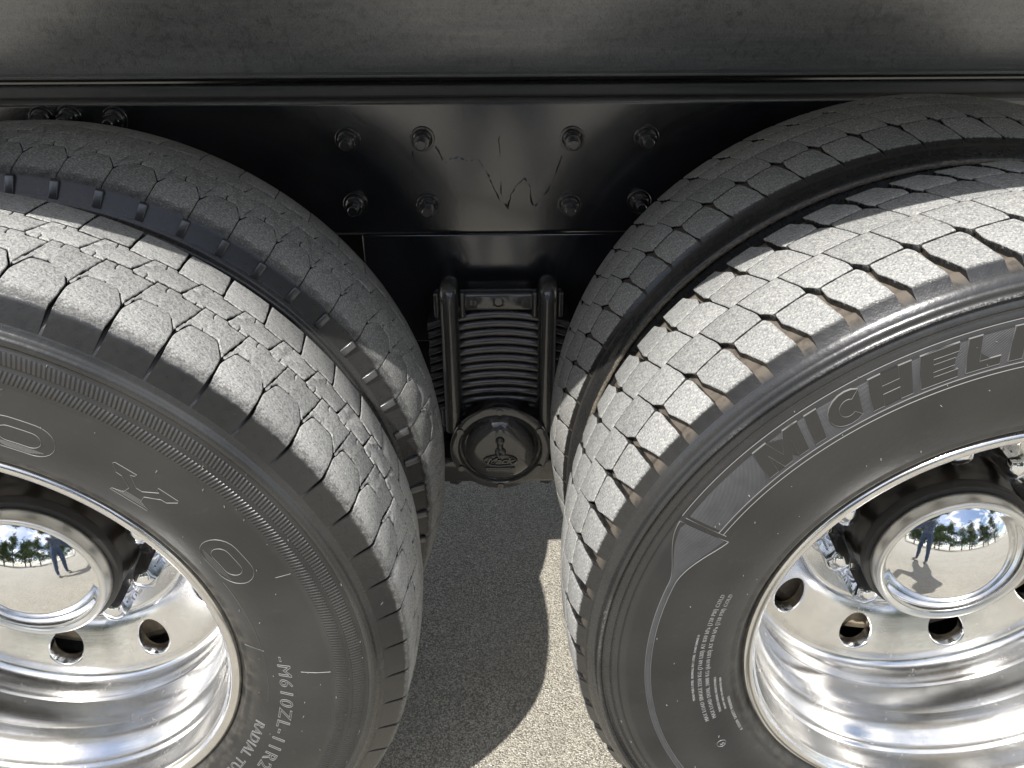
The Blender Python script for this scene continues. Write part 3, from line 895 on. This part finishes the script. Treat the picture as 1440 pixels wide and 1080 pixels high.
o = arc_text('sidewall_text', tyl, PROF_L, '-M610ZL-11R24.5', 0.0235, 2.2, 0.3775, outline=True, thick=0.00052, sx=1.30, spacing=1.22); lab(o, 'raised outline text M610ZL 11R24.5')
o = arc_text('sidewall_text', tyl, PROF_L, 'RADIAL TUBELESS', 0.0180, -19.2, 0.3505, outline=True, thick=0.00042, sx=1.15, spacing=1.10); lab(o, 'raised outline text RADIAL')
o = arc_text('sidewall_text', tyl, PROF_L, 'V', 0.008, 9.6, 0.5175, mat='edge_glint', lift=0.0075, outline=True, thick=0.0003)
arcl = [[(0.361 * math.radians(22 - d), 0.0) for d in range(22, -13, -2)]]
ridge_lines('moulded_line', tyl, PROF_L, arcl, 22, 0.3612, w=0.0004, h=0.0005)
ridge_lines('moulded_line', tyl, PROF_L, [[(0, 0), (0.002, 0.026)]], 3.4, 0.338, w=0.0004, h=0.0006)
ridge_lines('moulded_line', tyl, PROF_L, [[(0, 0), (0.001, 0.018), (0.001, 0.036)]], -1.5, 0.406, w=0.0005, h=0.0008)
ridge_lines('moulded_line', tyl, PROF_L, [[(0, 0), (0.001, 0.009), (0.002, 0.018)]], 20.5, 0.426, w=0.0004, h=0.0007)
nubs(tyl, PROF_L, 3, -60, 100, 60)

# lettering on the right outer tyre
patch('lettering_band', tyr, PROF_R, [(d * 0.5, 0.4285, 0.4815) for d in range(120, 304)], 'hatch', 0.0004)
for rr, hh in ((0.4345, 0.0011), (0.4285, 0.0009), (0.4815, 0.0009)):
    ridge_lines('band_edge', tyr, PROF_R, [[(rr * math.radians(k), 0.0) for k in range(0, 93)]], 152.0, rr, w=0.0005, h=hh)
def letters(word, x0, unit, hgt, slant):
    """heavy block capitals as closed outlines: returns [(outer outline)] in letter space"""
    t = 0.30
    G = {'M': (1.30, [[(0, 0), (t, 0), (t, .62), (.52, 0), (.78, 0), (1.0, .62), (1.0, 0), (1.30, 0), (1.30, 1), (.90, 1), (.65, .36), (.40, 1), (0, 1)]]),
         'I': (0.32, [[(0, 0), (.32, 0), (.32, 1), (0, 1)]]),
         'H': (1.02, [[(0, 0), (t, 0), (t, .37), (.72, .37), (.72, 0), (1.02, 0), (1.02, 1), (.72, 1), (.72, .63), (t, .63), (t, 1), (0, 1)]]),
         'E': (0.88, [[(0, 0), (.88, 0), (.88, .24), (t, .24), (t, .39), (.80, .39), (.80, .61), (t, .61), (t, .76), (.88, .76), (.88, 1), (0, 1)]]),
         'L': (0.80, [[(0, 0), (.80, 0), (.80, .25), (t, .25), (t, 1), (0, 1)]]),
         'N': (1.05, [[(0, 0), (t, 0), (t, .56), (.72, 0), (1.05, 0), (1.05, 1), (.75, 1), (.75, .44), (.33, 1), (0, 1)]])}
    co = []
    for k in range(15):
        a_ = math.radians(52 + (308 - 52) * k / 14); co.append((.52 + .52 * math.cos(a_), .5 + .51 * math.sin(a_)))
    for k in range(15):
        a_ = math.radians(308 - (308 - 52) * k / 14 + (0)); co.append((.52 + .25 * math.cos(a_) * 0.9, .5 + .255 * math.sin(a_)))
    G['C'] = (0.90, [co])
    out = []
    x = x0
    for ch in word:
        wd, polys = G[ch]
        for p_ in polys:
            out.append([((x + a_ + slant * b_) * unit, b_ * hgt) for a_, b_ in p_])
        x += wd + 0.20
    return out, x * unit
polys, wtot = letters('MICHE', 0, 1.0, 1.0, 0)
UNIT = 0.2180 / wtot
polys, _ = letters('MICHELIN', 0, UNIT, 0.0365, 0.22)
V_, F_ = [], []
for p_ in polys:
    n_ = len(p_)
    rs = []
    for k in range(n_):
        a_, b_ = Vector(p_[k]), Vector(p_[(k + 1) % n_])
        m_ = max(1, int((b_ - a_).length / 0.008))
        rs += [tuple(a_ + (b_ - a_) * (j / m_)) for j in range(m_)]
    bm = bmesh.new()
    vs_ = [bm.verts.new((a_, b_, 0)) for a_, b_ in rs]
    fc = bm.faces.new(vs_)
    bmesh.ops.triangulate(bm, faces=[fc])
    bm.verts.index_update()
    off = len(V_)
    for v in bm.verts: V_.append(wrap(PROF_R, math.radians(140.3), 0.4400, v.co.x, v.co.y, 0.0016))
    for v in bm.verts: V_.append(wrap(PROF_R, math.radians(140.3), 0.4400, v.co.x, v.co.y, 0.0))
    nn = len(bm.verts)
    for f in bm.faces: F_.append(tuple(off + v.index for v in f.verts))
    for k in range(nn): F_.append((off + k, off + (k + 1) % nn, off + nn + (k + 1) % nn, off + nn + k))
    bm.free()
me = mesh('sidewall_text', V_, F_, 'lettering', angle=30); fix_normals(me)
o = add_obj('sidewall_text', me, tyr)
lab(o, 'broad raised name MICHELIN on the hatched band')
o = ridge_lines('letter_edge_glint', tyr, PROF_R, polys, 140.3, 0.4400, w=0.0005, h=0.0021, closed=True)  # pale rim painting the light caught on the letter edges
wing = []
for k in range(0, 41):
    d = 152.8 + k * 0.30
    t = min(1.0, k / 36.0); s = t * t * (3 - 2 * t)
    wing.append((d, 0.4175 + (0.4440 - 0.4175) * s ** 0.7, 0.4800 + (0.4510 - 0.4800) * s))
for k in range(1, 60): wing.append((164.8 + k, 0.4440 - 0.00005 * k, 0.4510 - 0.00005 * k))
patch('sidewall_stripe', tyr, PROF_R, wing, 'hatch', 0.0005)
def wl_line(col):
    return [(0.45 * math.radians(152.8 - d), (ra, rb)[col] - 0.45) for (d, ra, rb) in wing]
o = ridge_lines('stripe_edge', tyr, PROF_R, [wl_line(0), wl_line(1), [(0, -0.0325), (0, 0.030)], [(0.45 * math.radians(0.8), -0.0255), (0.45 * math.radians(0.8), 0.0275)]], 152.8, 0.45, w=0.0005, h=0.0009)
for k, (s, dg_, r0, sz) in enumerate((('MAX LOAD SINGLE 3250 KG (7160 LBS) AT 830 kPa (120 PSI) COLD', 199, 0.3790, 0.0072), ('MAX LOAD DUAL 3000 KG (6610 LBS) AT 830 kPa (120 PSI) COLD', 199, 0.3690, 0.0072),
                                     ('TREAD PLIES 5 STEEL  SIDEWALL PLY 1 STEEL  LOAD RANGE H', 192, 0.3895, 0.0040), ('TUBELESS RADIAL REGROOVABLE', 198, 0.3600, 0.0042), ('MOUNT ONLY ON APPROVED RIMS', 198, 0.3530, 0.0036), ('A 135330  SAFETY WARNING', 207, 0.3450, 0.0052))):
    arc_text('sidewall_text', tyr, PROF_R, s, sz, dg_, r0, outline=True, thick=0.00022, spacing=1.1)
arc_text('sidewall_text', tyr, PROF_R, '5', 0.008, 207.6, 0.3745, outline=True, thick=0.0003)
ridge_lines('moulded_line', tyr, PROF_R, [stadium(0.012, 0.0125)], 207.1, 0.378, w=0.0004, h=0.0006, closed=True)
nubs(tyr, PROF_R, 4, 85, 235, 48)

# ------------------------------------------------------------------ truck chassis
truck = bpy.data.objects.new('dump_truck', None); COL.objects.link(truck)
truck.location = (0, 1.1, 0)
truck.rotation_euler = (0, 0.008, 0)
truck['label'] = 'black chassis of a heavy truck with frame rail, leaf springs and round trunnion cap'
truck['category'] = 'truck'
def part(name, me, parent=None, loc=None):
    p = parent or truck
    o = add_obj(name, me, p)
    o.location = (0, 0, 0) if parent else (0, -1.1, 0)
    return o
YW, ZT, ZB = 0.70, 1.0310, 0.789
# frame rail: channel with rounded bends, swept along x
def channel():
    pr = []
    R = 0.014
    pr.append((YW + 0.100, ZT - 0.001))
    for k in range(7):
        t = PI / 2 + (PI / 2) * k / 6
        pr.append((YW + R + R * math.cos(t), ZT - R + R * math.sin(t)))
    for k in range(7):
        t = PI + (PI / 2) * k / 6
        pr.append((YW + R + R * math.cos(t), ZB + R + R * math.sin(t)))
    pr.append((YW + 0.100, ZB))
    pr.append((YW + 0.100, ZB + 0.010)); pr.append((YW + 0.012, ZB + 0.010)); pr.append((YW + 0.012, ZT - 0.011)); pr.append((YW + 0.100, ZT - 0.011))
    return pr
def sweep_x(name, prof, x0, x1, mat, n=1, angle=35, sag=None):
    V, F = [], []
    m = len(prof)
    for k in range(n + 1):
        x = x0 + (x1 - x0) * k / n
        for (y, z) in prof: V.append((x, y, z + (sag(x) if sag else 0)))
    for k in range(n):
        for j in range(m):
            j2 = (j + 1) % m
            F.append((k * m + j, k * m + j2, (k + 1) * m + j2, (k + 1) * m + j))
    F.append(tuple(range(m))); F.append(tuple(n * m + j for j in range(m))[::-1])
    me = mesh(name, V, F, mat, angle=angle); fix_normals(me)
    return me
rail = part('frame_rail', sweep_x('frame_rail', channel(), -3.2, 3.2, 'frame'))
rail['label'] = 'glossy black frame rail with two rows of bolts'
# bolts
def bolt_mesh():
    V, F = [], []
    prof = [(0.0, 0.0175, 0), (-0.0025, 0.0175, 0), (-0.0032, 0.0168, 0), (-0.0032, 0.0145, 0), (-0.0070, 0.0135, .25), (-0.0085, 0.0122, 1), (-0.0190, 0.0120, 1), (-0.0205, 0.0108, .4), (-0.0205, 0.0078, 0), (-0.0310, 0.0076, 0), (-0.0325, 0.0062, 0), (-0.0325, 0.0, 0)]
    seg = 30
    for (y, r, hx) in prof:
        for k in range(seg):
            t = 2 * PI * k / seg
            hexr = math.cos(PI / 6) / math.cos(((t + PI / 6) % (PI / 3)) - PI / 6)
            rr = r * (1 + (hexr * 1.06 - 1) * hx)
            V.append((1.18 * rr * math.cos(t), 1.15 * y, 1.18 * rr * math.sin(t)))
    for j in range(len(prof) - 1):
        for k in range(seg):
            k2 = (k + 1) % seg
            F.append((j * seg + k, j * seg + k2, (j + 1) * seg + k2, (j + 1) * seg + k))
    me = mesh('bolt', V, F, 'frame', angle=30); fix_normals(me)
    return me
BOLT = bolt_mesh()
for k, (x, z) in enumerate(((-0.240, 0.957), (-0.117, 0.957), (0.131, 0.956), (0.254, 0.957), (-0.238, 0.845), (-0.113, 0.842), (0.130, 0.841), (0.250, 0.846), (-0.731, 0.994), (-0.686, 0.996), (-0.613, 0.993))):
    o = add_obj('bolt', BOLT, rail, (x, YW - 0.0005, z + 0.006))
    o.rotation_euler = (0, 0.35 * k, 0)
# dried runs of paint on the web
run = [(-0.0956, 0.9518), (-0.0885, 0.936), (-0.0823, 0.921), (-0.0712, 0.9288), (-0.0581, 0.9317), (-0.0477, 0.9249), (-0.0369, 0.9256), (-0.0261, 0.9268), (-0.0157, 0.9134), (-0.007, 0.894), (0.0007, 0.8749), (0.0112, 0.8517), (0.02, 0.8493), (0.0242, 0.8385), (0.029, 0.8653), (0.038, 0.8811), (0.0512, 0.8945), (0.0612, 0.883), (0.0642, 0.8509), (0.0709, 0.8438), (0.0819, 0.8576), (0.095, 0.878), (0.1077, 0.9093), (0.1171, 0.9399)]
def paint_run(pts, rad):
    V, F = [], []
    rng = random.Random(2)
    fine = []
    for a, b in zip(pts, pts[1:]):
        for j in range(4):
            t = j / 4
            fine.append((a[0] + (b[0] - a[0]) * t + rng.uniform(-.0010, .0010), YW + rad * 0.72, a[1] + (b[1] - a[1]) * t + rng.uniform(-.0008, .0008)))
    tube(V, F, fine, [rad * rng.uniform(.6, 1.3) for _ in fine], 6)
    return mesh('paint_run', V, F, 'frame')
add_obj('paint_run', paint_run(run, 0.0021), rail)
add_obj('paint_run', paint_run([(-0.134, 0.942), (-0.135, 0.922), (-0.1375, 0.894)], 0.0014), rail)
add_obj('paint_run', paint_run([(0.010, 0.967), (0.011, 0.932), (0.0115, 0.882), (0.015, 0.857)], 0.0014), rail)
# body sill resting on the rail, with a weld bead along its foot
sill = part('body_sill', sweep_x('body_sill', [(0.8085, 1.0355), (0.8035, 1.0375), (0.8035, 1.0415), (0.8115, 1.0445), (0.8095, 1.053), (0.8095, 1.338), (0.910, 1.338), (0.910, 1.0355)], -3.2, 3.2, 'sill'))
sill['label'] = 'weathered dull black body sill along the top'
# wooden-free spacer strip between rail and sill
part('spacer_strip', sweep_x('spacer_strip', [(0.8135, 1.0300), (0.8135, 1.0360), (0.905, 1.0360), (0.905, 1.0300)], -3.2, 3.2, 'underbody'))
# the body above: floor with cross bearers and a side panel (its edge shades the tyres)
bm = bmesh.new()
box(bm, -3.2, 3.2, -0.024, 2.36, 1.340, 1.358, 0.004)
box(bm, -3.2, 3.2, -0.024, 0.030, 1.3585, 1.50, 0.01)
box(bm, -3.2, 3.2, 2.306, 2.36, 1.3585, 1.50, 0.01)
body = part('dump_body', bm_mesh('dump_body', bm, 'sill')); body['label'] = 'black body floor and side panel above the wheels'
far = part('frame_rail', sweep_x('frame_rail', [(2 * 1.16 - y, z) for y, z in channel()], -3.2, 3.2, 'frame')); far['label'] = 'frame rail on the far side'
sill2 = part('body_sill', sweep_x('body_sill', [(1.39, 1.0265), (1.39, 1.338), (1.49, 1.338), (1.49, 1.0265)], -3.2, 3.2, 'sill')); sill2['label'] = 'body sill on the far side'
bm = bmesh.new()
for x in (-0.09, 0.09):
    box(bm, 0.022 + x - 0.03, 0.022 + x + 0.03, 0.83, 1.49, 0.80, 1.00, 0.008)
box(bm, -0.11, 0.15, 0.832, 1.488, 0.86, 0.90, 0.004)
box(bm, -0.60, 0.62, 0.90, 0.93, 0.34, 0.99, 0.004)  # added plate: screens off the lit ground beyond so the gap stays dark
part('cross_member_and_screen', bm_mesh('cross_member_and_screen', bm, 'underbody'))
for x in (-XW, XW):
    me = lathe('axle_housing', [(0.46, 0.0), (0.46, 0.085), (0.55, 0.075), (0.60, 0.066), (0.95, 0.070), (1.02, 0.16), (1.10, 0.20), (1.22, 0.20), (1.30, 0.16), (1.37, 0.070), (1.85, 0.066), (1.85, 0.0)], 'underbody', 64)
    o = part('axle_housing', me); o.location = (x, -1.1, ZC)

# trunnion bracket hanging from the rail
CX, CZ = 0.006, 0.398
bm = bmesh.new()
box(bm, -0.235, 0.245, 0.712, 0.742, 0.570, 0.7885, 0.004)
box(bm, -0.165, 0.178, 0.745, 0.84, 0.31, 0.7875, 0.01)
tb = part('trunnion_bracket', bm_mesh('trunnion_bracket', bm, 'frame'))
# spring pack: curved leaves clamped on the trunnion
LEAF_N = 11
ZTOP = 0.6710
THK = 0.0178
pack = part('spring_pack', None) if False else None
def drop(x):
    a = abs(x - CX)
    return -(1.5 * a * a) if a < 0.16 else -(1.5 * .0256 + 0.48 * (a - 0.16))
bm = bmesh.new()
box(bm, CX - 0.052, CX + 0.052, 0.652, 0.712, 0.455, 0.6650)
core = part('spring_pack', bm_mesh('spring_pack', bm, 'underbody'))
core['label'] = 'stack of curved spring leaves coated in tarry black paint'
for k in range(LEAF_N):
    zt = ZTOP - k * THK
    hl = 0.128 - 0.001 * (k % 3)
    y0, y1, h = 0.640, 0.711, THK - 0.0012
    pr = []
    for j in range(7):
        t = PI / 2 + PI * j / 6
        pr.append((y0 + 0.0085 + 0.0085 * math.cos(t), zt - h / 2 + (h / 2) * math.sin(t)))
    pr += [(y1, zt - h), (y1, zt)]
    me = sweep_x('spring_leaf', pr, CX - hl, CX + hl, 'spring', n=60, sag=drop, angle=50)
    add_obj('spring_leaf', me, core)
# top clamp between the U-bolts
bm = bmesh.new()
box(bm, CX - 0.068, CX + 0.068, 0.638, 0.664, 0.6720, 0.7080, 0.008)
for s in (-1, 1):
    for dx in (0.064, 0.108):
        box(bm, CX + s * dx - 0.006, CX + s * dx + 0.006, 0.630, 0.652, 0.6620, 0.7130, 0.0055)
    box(bm, CX + s * 0.086 - 0.026, CX + s * 0.086 + 0.026, 0.648, 0.668, 0.667, 0.696, 0.004)
clamp = part('top_clamp', bm_mesh('top_clamp', bm, 'spring'))
clamp['label'] = 'cast top clamp between the two U-bolts'
me = lathe('plug', [(0.6385, 0.010), (0.6355, 0.0105), (0.6350, 0.0075), (0.6400, 0.0060), (0.6400, 0.0)], 'spring', 24)
o = add_obj('plug', me, clamp); o.location = (CX, 0, 0.690)
V_, F_ = text_geo('E3', 0.012, height=0.0008)
me = mesh('cast_mark', [(CX - 0.050 + x, 0.6378 - z, 0.686 + y) for x, y, z in V_], F_, 'spring'); fix_normals(me)
add_obj('cast_mark', me, clamp)
# U-bolts
for s in (-1, 1):
    x = CX + s * 0.0862
    pts = [(x, 0.6220, 0.43), (x, 0.6220, 0.55), (x, 0.6220, 0.700)]
    for k in range(9):
        q_ = PI - PI * k / 8
        pts.append((x, 0.642 + 0.020 * math.cos(q_), 0.704 + 0.018 * math.sin(q_)))
    pts += [(x, 0.662, 0.69), (x, 0.662, 0.66)]
    V_, F_ = [], []
    tube(V_, F_, pts, 0.0162, 18)
    u = part('u_bolt', mesh('u_bolt', V_, F_, 'spring', angle=60))
    u['label'] = 'thick U-bolt %s of the spring leaves' % ('left' if s < 0 else 'right')
# trunnion housing and round cap
hs = lathe('trunnion_housing', [(0.620, 0.0), (0.620, 0.084), (0.64, 0.088), (0.744, 0.088), (0.744, 0.0)], 'spring', 72)
o = part('trunnion_housing', hs); o.location = (CX, -1.1, CZ)
bm = bmesh.new()
box(bm, CX - 0.118, CX + 0.118, 0.640, 0.744, 0.285, 0.345, 0.008)
box(bm, CX - 0.112, CX + 0.112, 0.648, 0.744, 0.415, 0.470, 0.008)
ft = part('trunnion_seat', bm_mesh('trunnion_seat', bm, 'spring'))
for s in (-1, 1):
    V_, F_ = [], []
    tube(V_, F_, [(CX + s * 0.092, 0.672, 0.287), (CX + s * 0.092, 0.672, 0.268)], 0.016, 6)
    add_obj('clamp_nut', mesh('clamp_nut', V_, F_, 'spring', angle=30), ft)
capp = lathe('trunnion_cap', [(0.6220, 0.0935), (0.6020, 0.0950), (0.5995, 0.0935), (0.5985, 0.0900), (0.5985, 0.0805), (0.6000, 0.0785), (0.6050, 0.0765), (0.6062, 0.0745), (0.6040, 0.0725), (0.5980, 0.0690), (0.5910, 0.0620), (0.5865, 0.0530), (0.5845, 0.0430), (0.5838, 0.0300), (0.5835, 0.0)], 'spring', 96)
cap = part('trunnion_cap', capp); cap.location = (CX, -1.1, CZ)
cap['label'] = 'round black trunnion cap with raised oval name plate'
for k in range(6):
    t = PI / 2 + k * PI / 3 + PI / 6 * 0
    V_, F_ = [], []
    tube(V_, F_, [(0.0862 * math.cos(t), 0.5995, 0.0862 * math.sin(t)), (0.0862 * math.cos(t), 0.5955, 0.0862 * math.sin(t))], 0.0062, 12)
    add_obj('cap_screw', mesh('cap_screw', V_, F_, 'spring', angle=30), cap)
V_, F_ = [], []
n = 40
FY = 0.5838
tube(V_, F_, [(0.0310 * math.cos(2 * PI * k / n), FY - 0.0010, -0.0140 + 0.0125 * math.sin(2 * PI * k / n)) for k in range(n + 1)], 0.0019, 8, caps=False)
pl = add_obj('emblem', mesh('emblem', V_, F_, 'spring'), cap); pl['label'] = 'raised oval ring on the trunnion cap'
V_, F_ = text_geo('Mack', 0.0205, shear=0.38, bold=0.0006, height=0.0022, sx=1.12)
w_ = max(v[0] for v in V_)
me = mesh('emblem_text', [(x - w_ / 2, FY - 0.0008 - z, -0.0202 + y * 0.9) for x, y, z in V_], F_, 'spring'); fix_normals(me)
o = add_obj('emblem_text', me, cap); o['label'] = 'raised script reading Mack'
bm = bmesh.new()
box(bm, -0.0280, 0.0280, FY - 0.0022, FY + 0.003, -0.0420, -0.0305, 0.0008)
for k in range(9):
    box(bm, -0.0235 + 0.0053 * k, -0.0202 + 0.0053 * k, FY - 0.0038, FY - 0.0015, -0.0395, -0.0330, 0.0003)
add_obj('emblem_bar', bm_mesh('emblem_bar', bm, 'spring'), cap)
bm = bmesh.new()
for (x, z, rx, rz, ry) in ((0, 0.0315, 0.0090, 0.0090, 0.0075), (0, 0.0200, 0.0062, 0.0110, 0.0060), (-0.0050, 0.0060, 0.0052, 0.0085, 0.0055), (0.0055, 0.0060, 0.0056, 0.0085, 0.0055), (0.001, 0.0095, 0.0080, 0.0070, 0.0060)):
    r = bmesh.ops.create_icosphere(bm, subdivisions=2, radius=1.0)
    for v in r['verts']: v.co = Vector((x + v.co.x * rx, FY + v.co.y * ry, z + v.co.z * rz))
add_obj('emblem_relief', bm_mesh('emblem_relief', bm, 'spring'), cap)

# ------------------------------------------------------------------ what the chrome mirrors: trees at the edge of the lot
def tree_meshes(seed, H, W):
    rng = random.Random(seed)
    V, F = [], []
    tr = [(0, 0, 0), (0.1, 0.05, H * .3), (-.05, .1, H * .6), (0, 0, H * .93)]
    tube(V, F, tr, [0.20, 0.15, 0.09, 0.02], 8)
    ends = []
    for k in range(26):
        z = H * rng.uniform(.10, .85); a = rng.uniform(0, 2 * PI); l = W * (1.15 - z / H) * rng.uniform(.6, 1.2)
        e = (math.cos(a) * l, math.sin(a) * l, z + l * .35)
        tube(V, F, [(0, 0, z), (e[0] * .5, e[1] * .5, z + l * .25), e], [0.06, 0.035, 0.012], 5)
        ends += [e, (e[0] * .55, e[1] * .55, z + l * .28)]
    ends.append((0, 0, H * .95))
    trunk = mesh('trunk', V, F, 'bark')
    V, F = [], []
    for e in ends:
        for k in range(55):
            p = Vector(e) + Vector((rng.gauss(0, .55), rng.gauss(0, .55), rng.gauss(0, .42)))
            a = Vector((rng.uniform(-1, 1), rng.uniform(-1, 1), rng.uniform(-1, 1))).normalized()
            b = a.orthogonal().normalized()
            s = rng.uniform(.12, .26); i = len(V)
            V += [p - a * s, p + b * s * .6, p + a * s, p - b * s * .6]; F.append((i, i + 1, i + 2, i + 3))
    crown_ = mesh('crown', V, F, 'leaf', smooth=False)
    return trunk, crown_
kinds = [tree_meshes(1, 11.0, 2.6), tree_meshes(2, 8.5, 3.2), tree_meshes(3, 13.0, 2.4)]
for k in range(15):
    t = bpy.data.objects.new('tree', None); COL.objects.link(t)
    t.location = (-21 + 2.9 * k + random.uniform(-1, 1), -17 + random.uniform(-4, 2), 0)
    t.rotation_euler = (0, 0, random.uniform(0, 6))
    t['label'] = 'green tree mirrored small in the hub caps'; t['category'] = 'tree'; t['group'] = 'trees at the edge of the lot'
    a, b = kinds[k % 3]
    add_obj('trunk', a, t); add_obj('crown', b, t)

# ------------------------------------------------------------------ the person taking the picture, mirrored in the hub caps
def mat_person():
    n = NT('clothes and skin')
    sp = n.t.nodes.new('ShaderNodeSeparateXYZ'); n.link(n.obj, sp.inputs[0])
    weave = n.noise(40, 3)
    jeans = n.mix(weave, (0.045, 0.075, 0.14), (0.10, 0.14, 0.22))
    shirt = n.mix(n.mapr(n.noise(55, 3, 0.7), 0.45, 0.6), (0.04, 0.06, 0.11), (0.22, 0.25, 0.30))
    c = n.mix(n.m2('GREATER_THAN', sp.outputs[2], 0.96), jeans, shirt)
    skin = (0.42, 0.25, 0.17)
    c = n.mix(n.m2('GREATER_THAN', sp.outputs[2], 1.505), c, skin)
    c = n.mix(n.m2('GREATER_THAN', sp.outputs[1], 0.40), c, skin)
    c = n.mix(n.m2('LESS_THAN', sp.outputs[2], 0.09), c, (0.25, 0.22, 0.17))
    return n.set(Base_Color=c, Roughness=0.8)
M['person'] = mat_person()
M['hair'] = mat_simple('hair', (0.03, 0.022, 0.015), 0.6, bump_scale=120, bump_amt=0.5)
M['phone'] = mat_simple('phone shell', (0.02, 0.02, 0.022), 0.25)
SK = {'pelvis': ((0, 0, .96), .150), 'belly': ((0, .01, 1.14), .135), 'chest': ((0, .02, 1.36), .150), 'neck': ((0, .03, 1.50), .058), 'chin': ((0, .06, 1.575), .070), 'head': ((0, .055, 1.665), .092), 'crownp': ((0, .045, 1.73), .070)}
ED = [('pelvis', 'belly'), ('belly', 'chest'), ('chest', 'neck'), ('neck', 'chin'), ('chin', 'head'), ('head', 'crownp')]
SK['nose'] = ((0, .150, 1.645), .014); ED.append(('head', 'nose'))
for s_, nm in ((-1, 'l'), (1, 'r')):
    SK.update({'hip' + nm: ((s_ * .10, 0, .88), .105), 'knee' + nm: ((s_ * .125, .02, .50), .066), 'calf' + nm: ((s_ * .13, -.01, .36), .062), 'ankle' + nm: ((s_ * .14, -.02, .09), .044), 'toe' + nm: ((s_ * .165, .15, .040), .040),
               'sho' + nm: ((s_ * .185, .02, 1.425), .070), 'elb' + nm: ((s_ * .235, .20, 1.215), .048), 'wri' + nm: ((s_ * .125, .425, 1.345), .031), 'palm' + nm: ((s_ * .098, .478, 1.385), .034)})
    ED += [('pelvis', 'hip' + nm), ('hip' + nm, 'knee' + nm), ('knee' + nm, 'calf' + nm), ('calf' + nm, 'ankle' + nm), ('ankle' + nm, 'toe' + nm), ('chest', 'sho' + nm), ('sho' + nm, 'elb' + nm), ('elb' + nm, 'wri' + nm), ('wri' + nm, 'palm' + nm)]
    for q, (dz, ln) in enumerate(((.030, .040), (.012, .046), (-.006, .043), (-.022, .034))):
        SK['f%d%s' % (q, nm)] = ((s_ * .094, .505, 1.392 + dz), .0095); SK['g%d%s' % (q, nm)] = ((s_ * (.094 - ln * .8), .516, 1.396 + dz), .0080)
        ED += [('palm' + nm, 'f%d%s' % (q, nm)), ('f%d%s' % (q, nm), 'g%d%s' % (q, nm))]
    SK['th' + nm] = ((s_ * .075, .462, 1.412), .0105); SK['tt' + nm] = ((s_ * .050, .478, 1.425), .0088)
    ED += [('palm' + nm, 'th' + nm), ('th' + nm, 'tt' + nm)]
names = list(SK)
me = bpy.data.meshes.new('person')
me.from_pydata([SK[k_][0] for k_ in names], [(names.index(a), names.index(b)) for a, b in ED], [])
pers = bpy.data.objects.new('person', me); COL.objects.link(pers)
pers.location = (CAM.x, CAM.y - 0.540, 0)
md = pers.modifiers.new('skin', 'SKIN')
if not me.skin_vertices: me.attributes.new  # the layer is made with the modifier
try:
    lay = me.skin_vertices[0].data
except Exception:
    lay = None
if lay is None or len(lay) == 0:
    bmt = bmesh.new(); bmt.from_mesh(me); bmt.verts.layers.skin.verify(); bmt.to_mesh(me); bmt.free()
    lay = me.skin_vertices[0].data
for k_, nm in enumerate(names):
    lay[k_].radius = (SK[nm][1], SK[nm][1] * (0.72 if nm in ('pelvis', 'belly', 'chest') else 1.0))
    lay[k_].use_root = nm == 'pelvis'
sb = pers.modifiers.new('smooth', 'SUBSURF'); sb.levels = 1; sb.render_levels = 1
me.materials.append(M['person'])
pers['label'] = 'person in jeans holding up a phone, mirrored small in the hub caps'; pers['category'] = 'person'
bm = bmesh.new()
r = bmesh.ops.create_uvsphere(bm, u_segments=24, v_segments=14, radius=1.0)
for v in r['verts']:
    z = max(v.co.z, -0.25 if v.co.y < 0.2 else 0.35)
    v.co = Vector((v.co.x * .103, .042 + v.co.y * .110, 1.685 + z * .100))
add_obj('hair', bm_mesh('hair', bm, 'hair'), pers)
bm = bmesh.new()
box(bm, -0.078, 0.078, -0.038, 0.038, 0.006, 0.014, 0.003)
ph = add_obj('phone', bm_mesh('phone', bm, 'phone'))
ph.matrix_world = camo.matrix_world.copy()
ph['label'] = 'black phone held up in both hands of the person'; ph['category'] = 'phone'
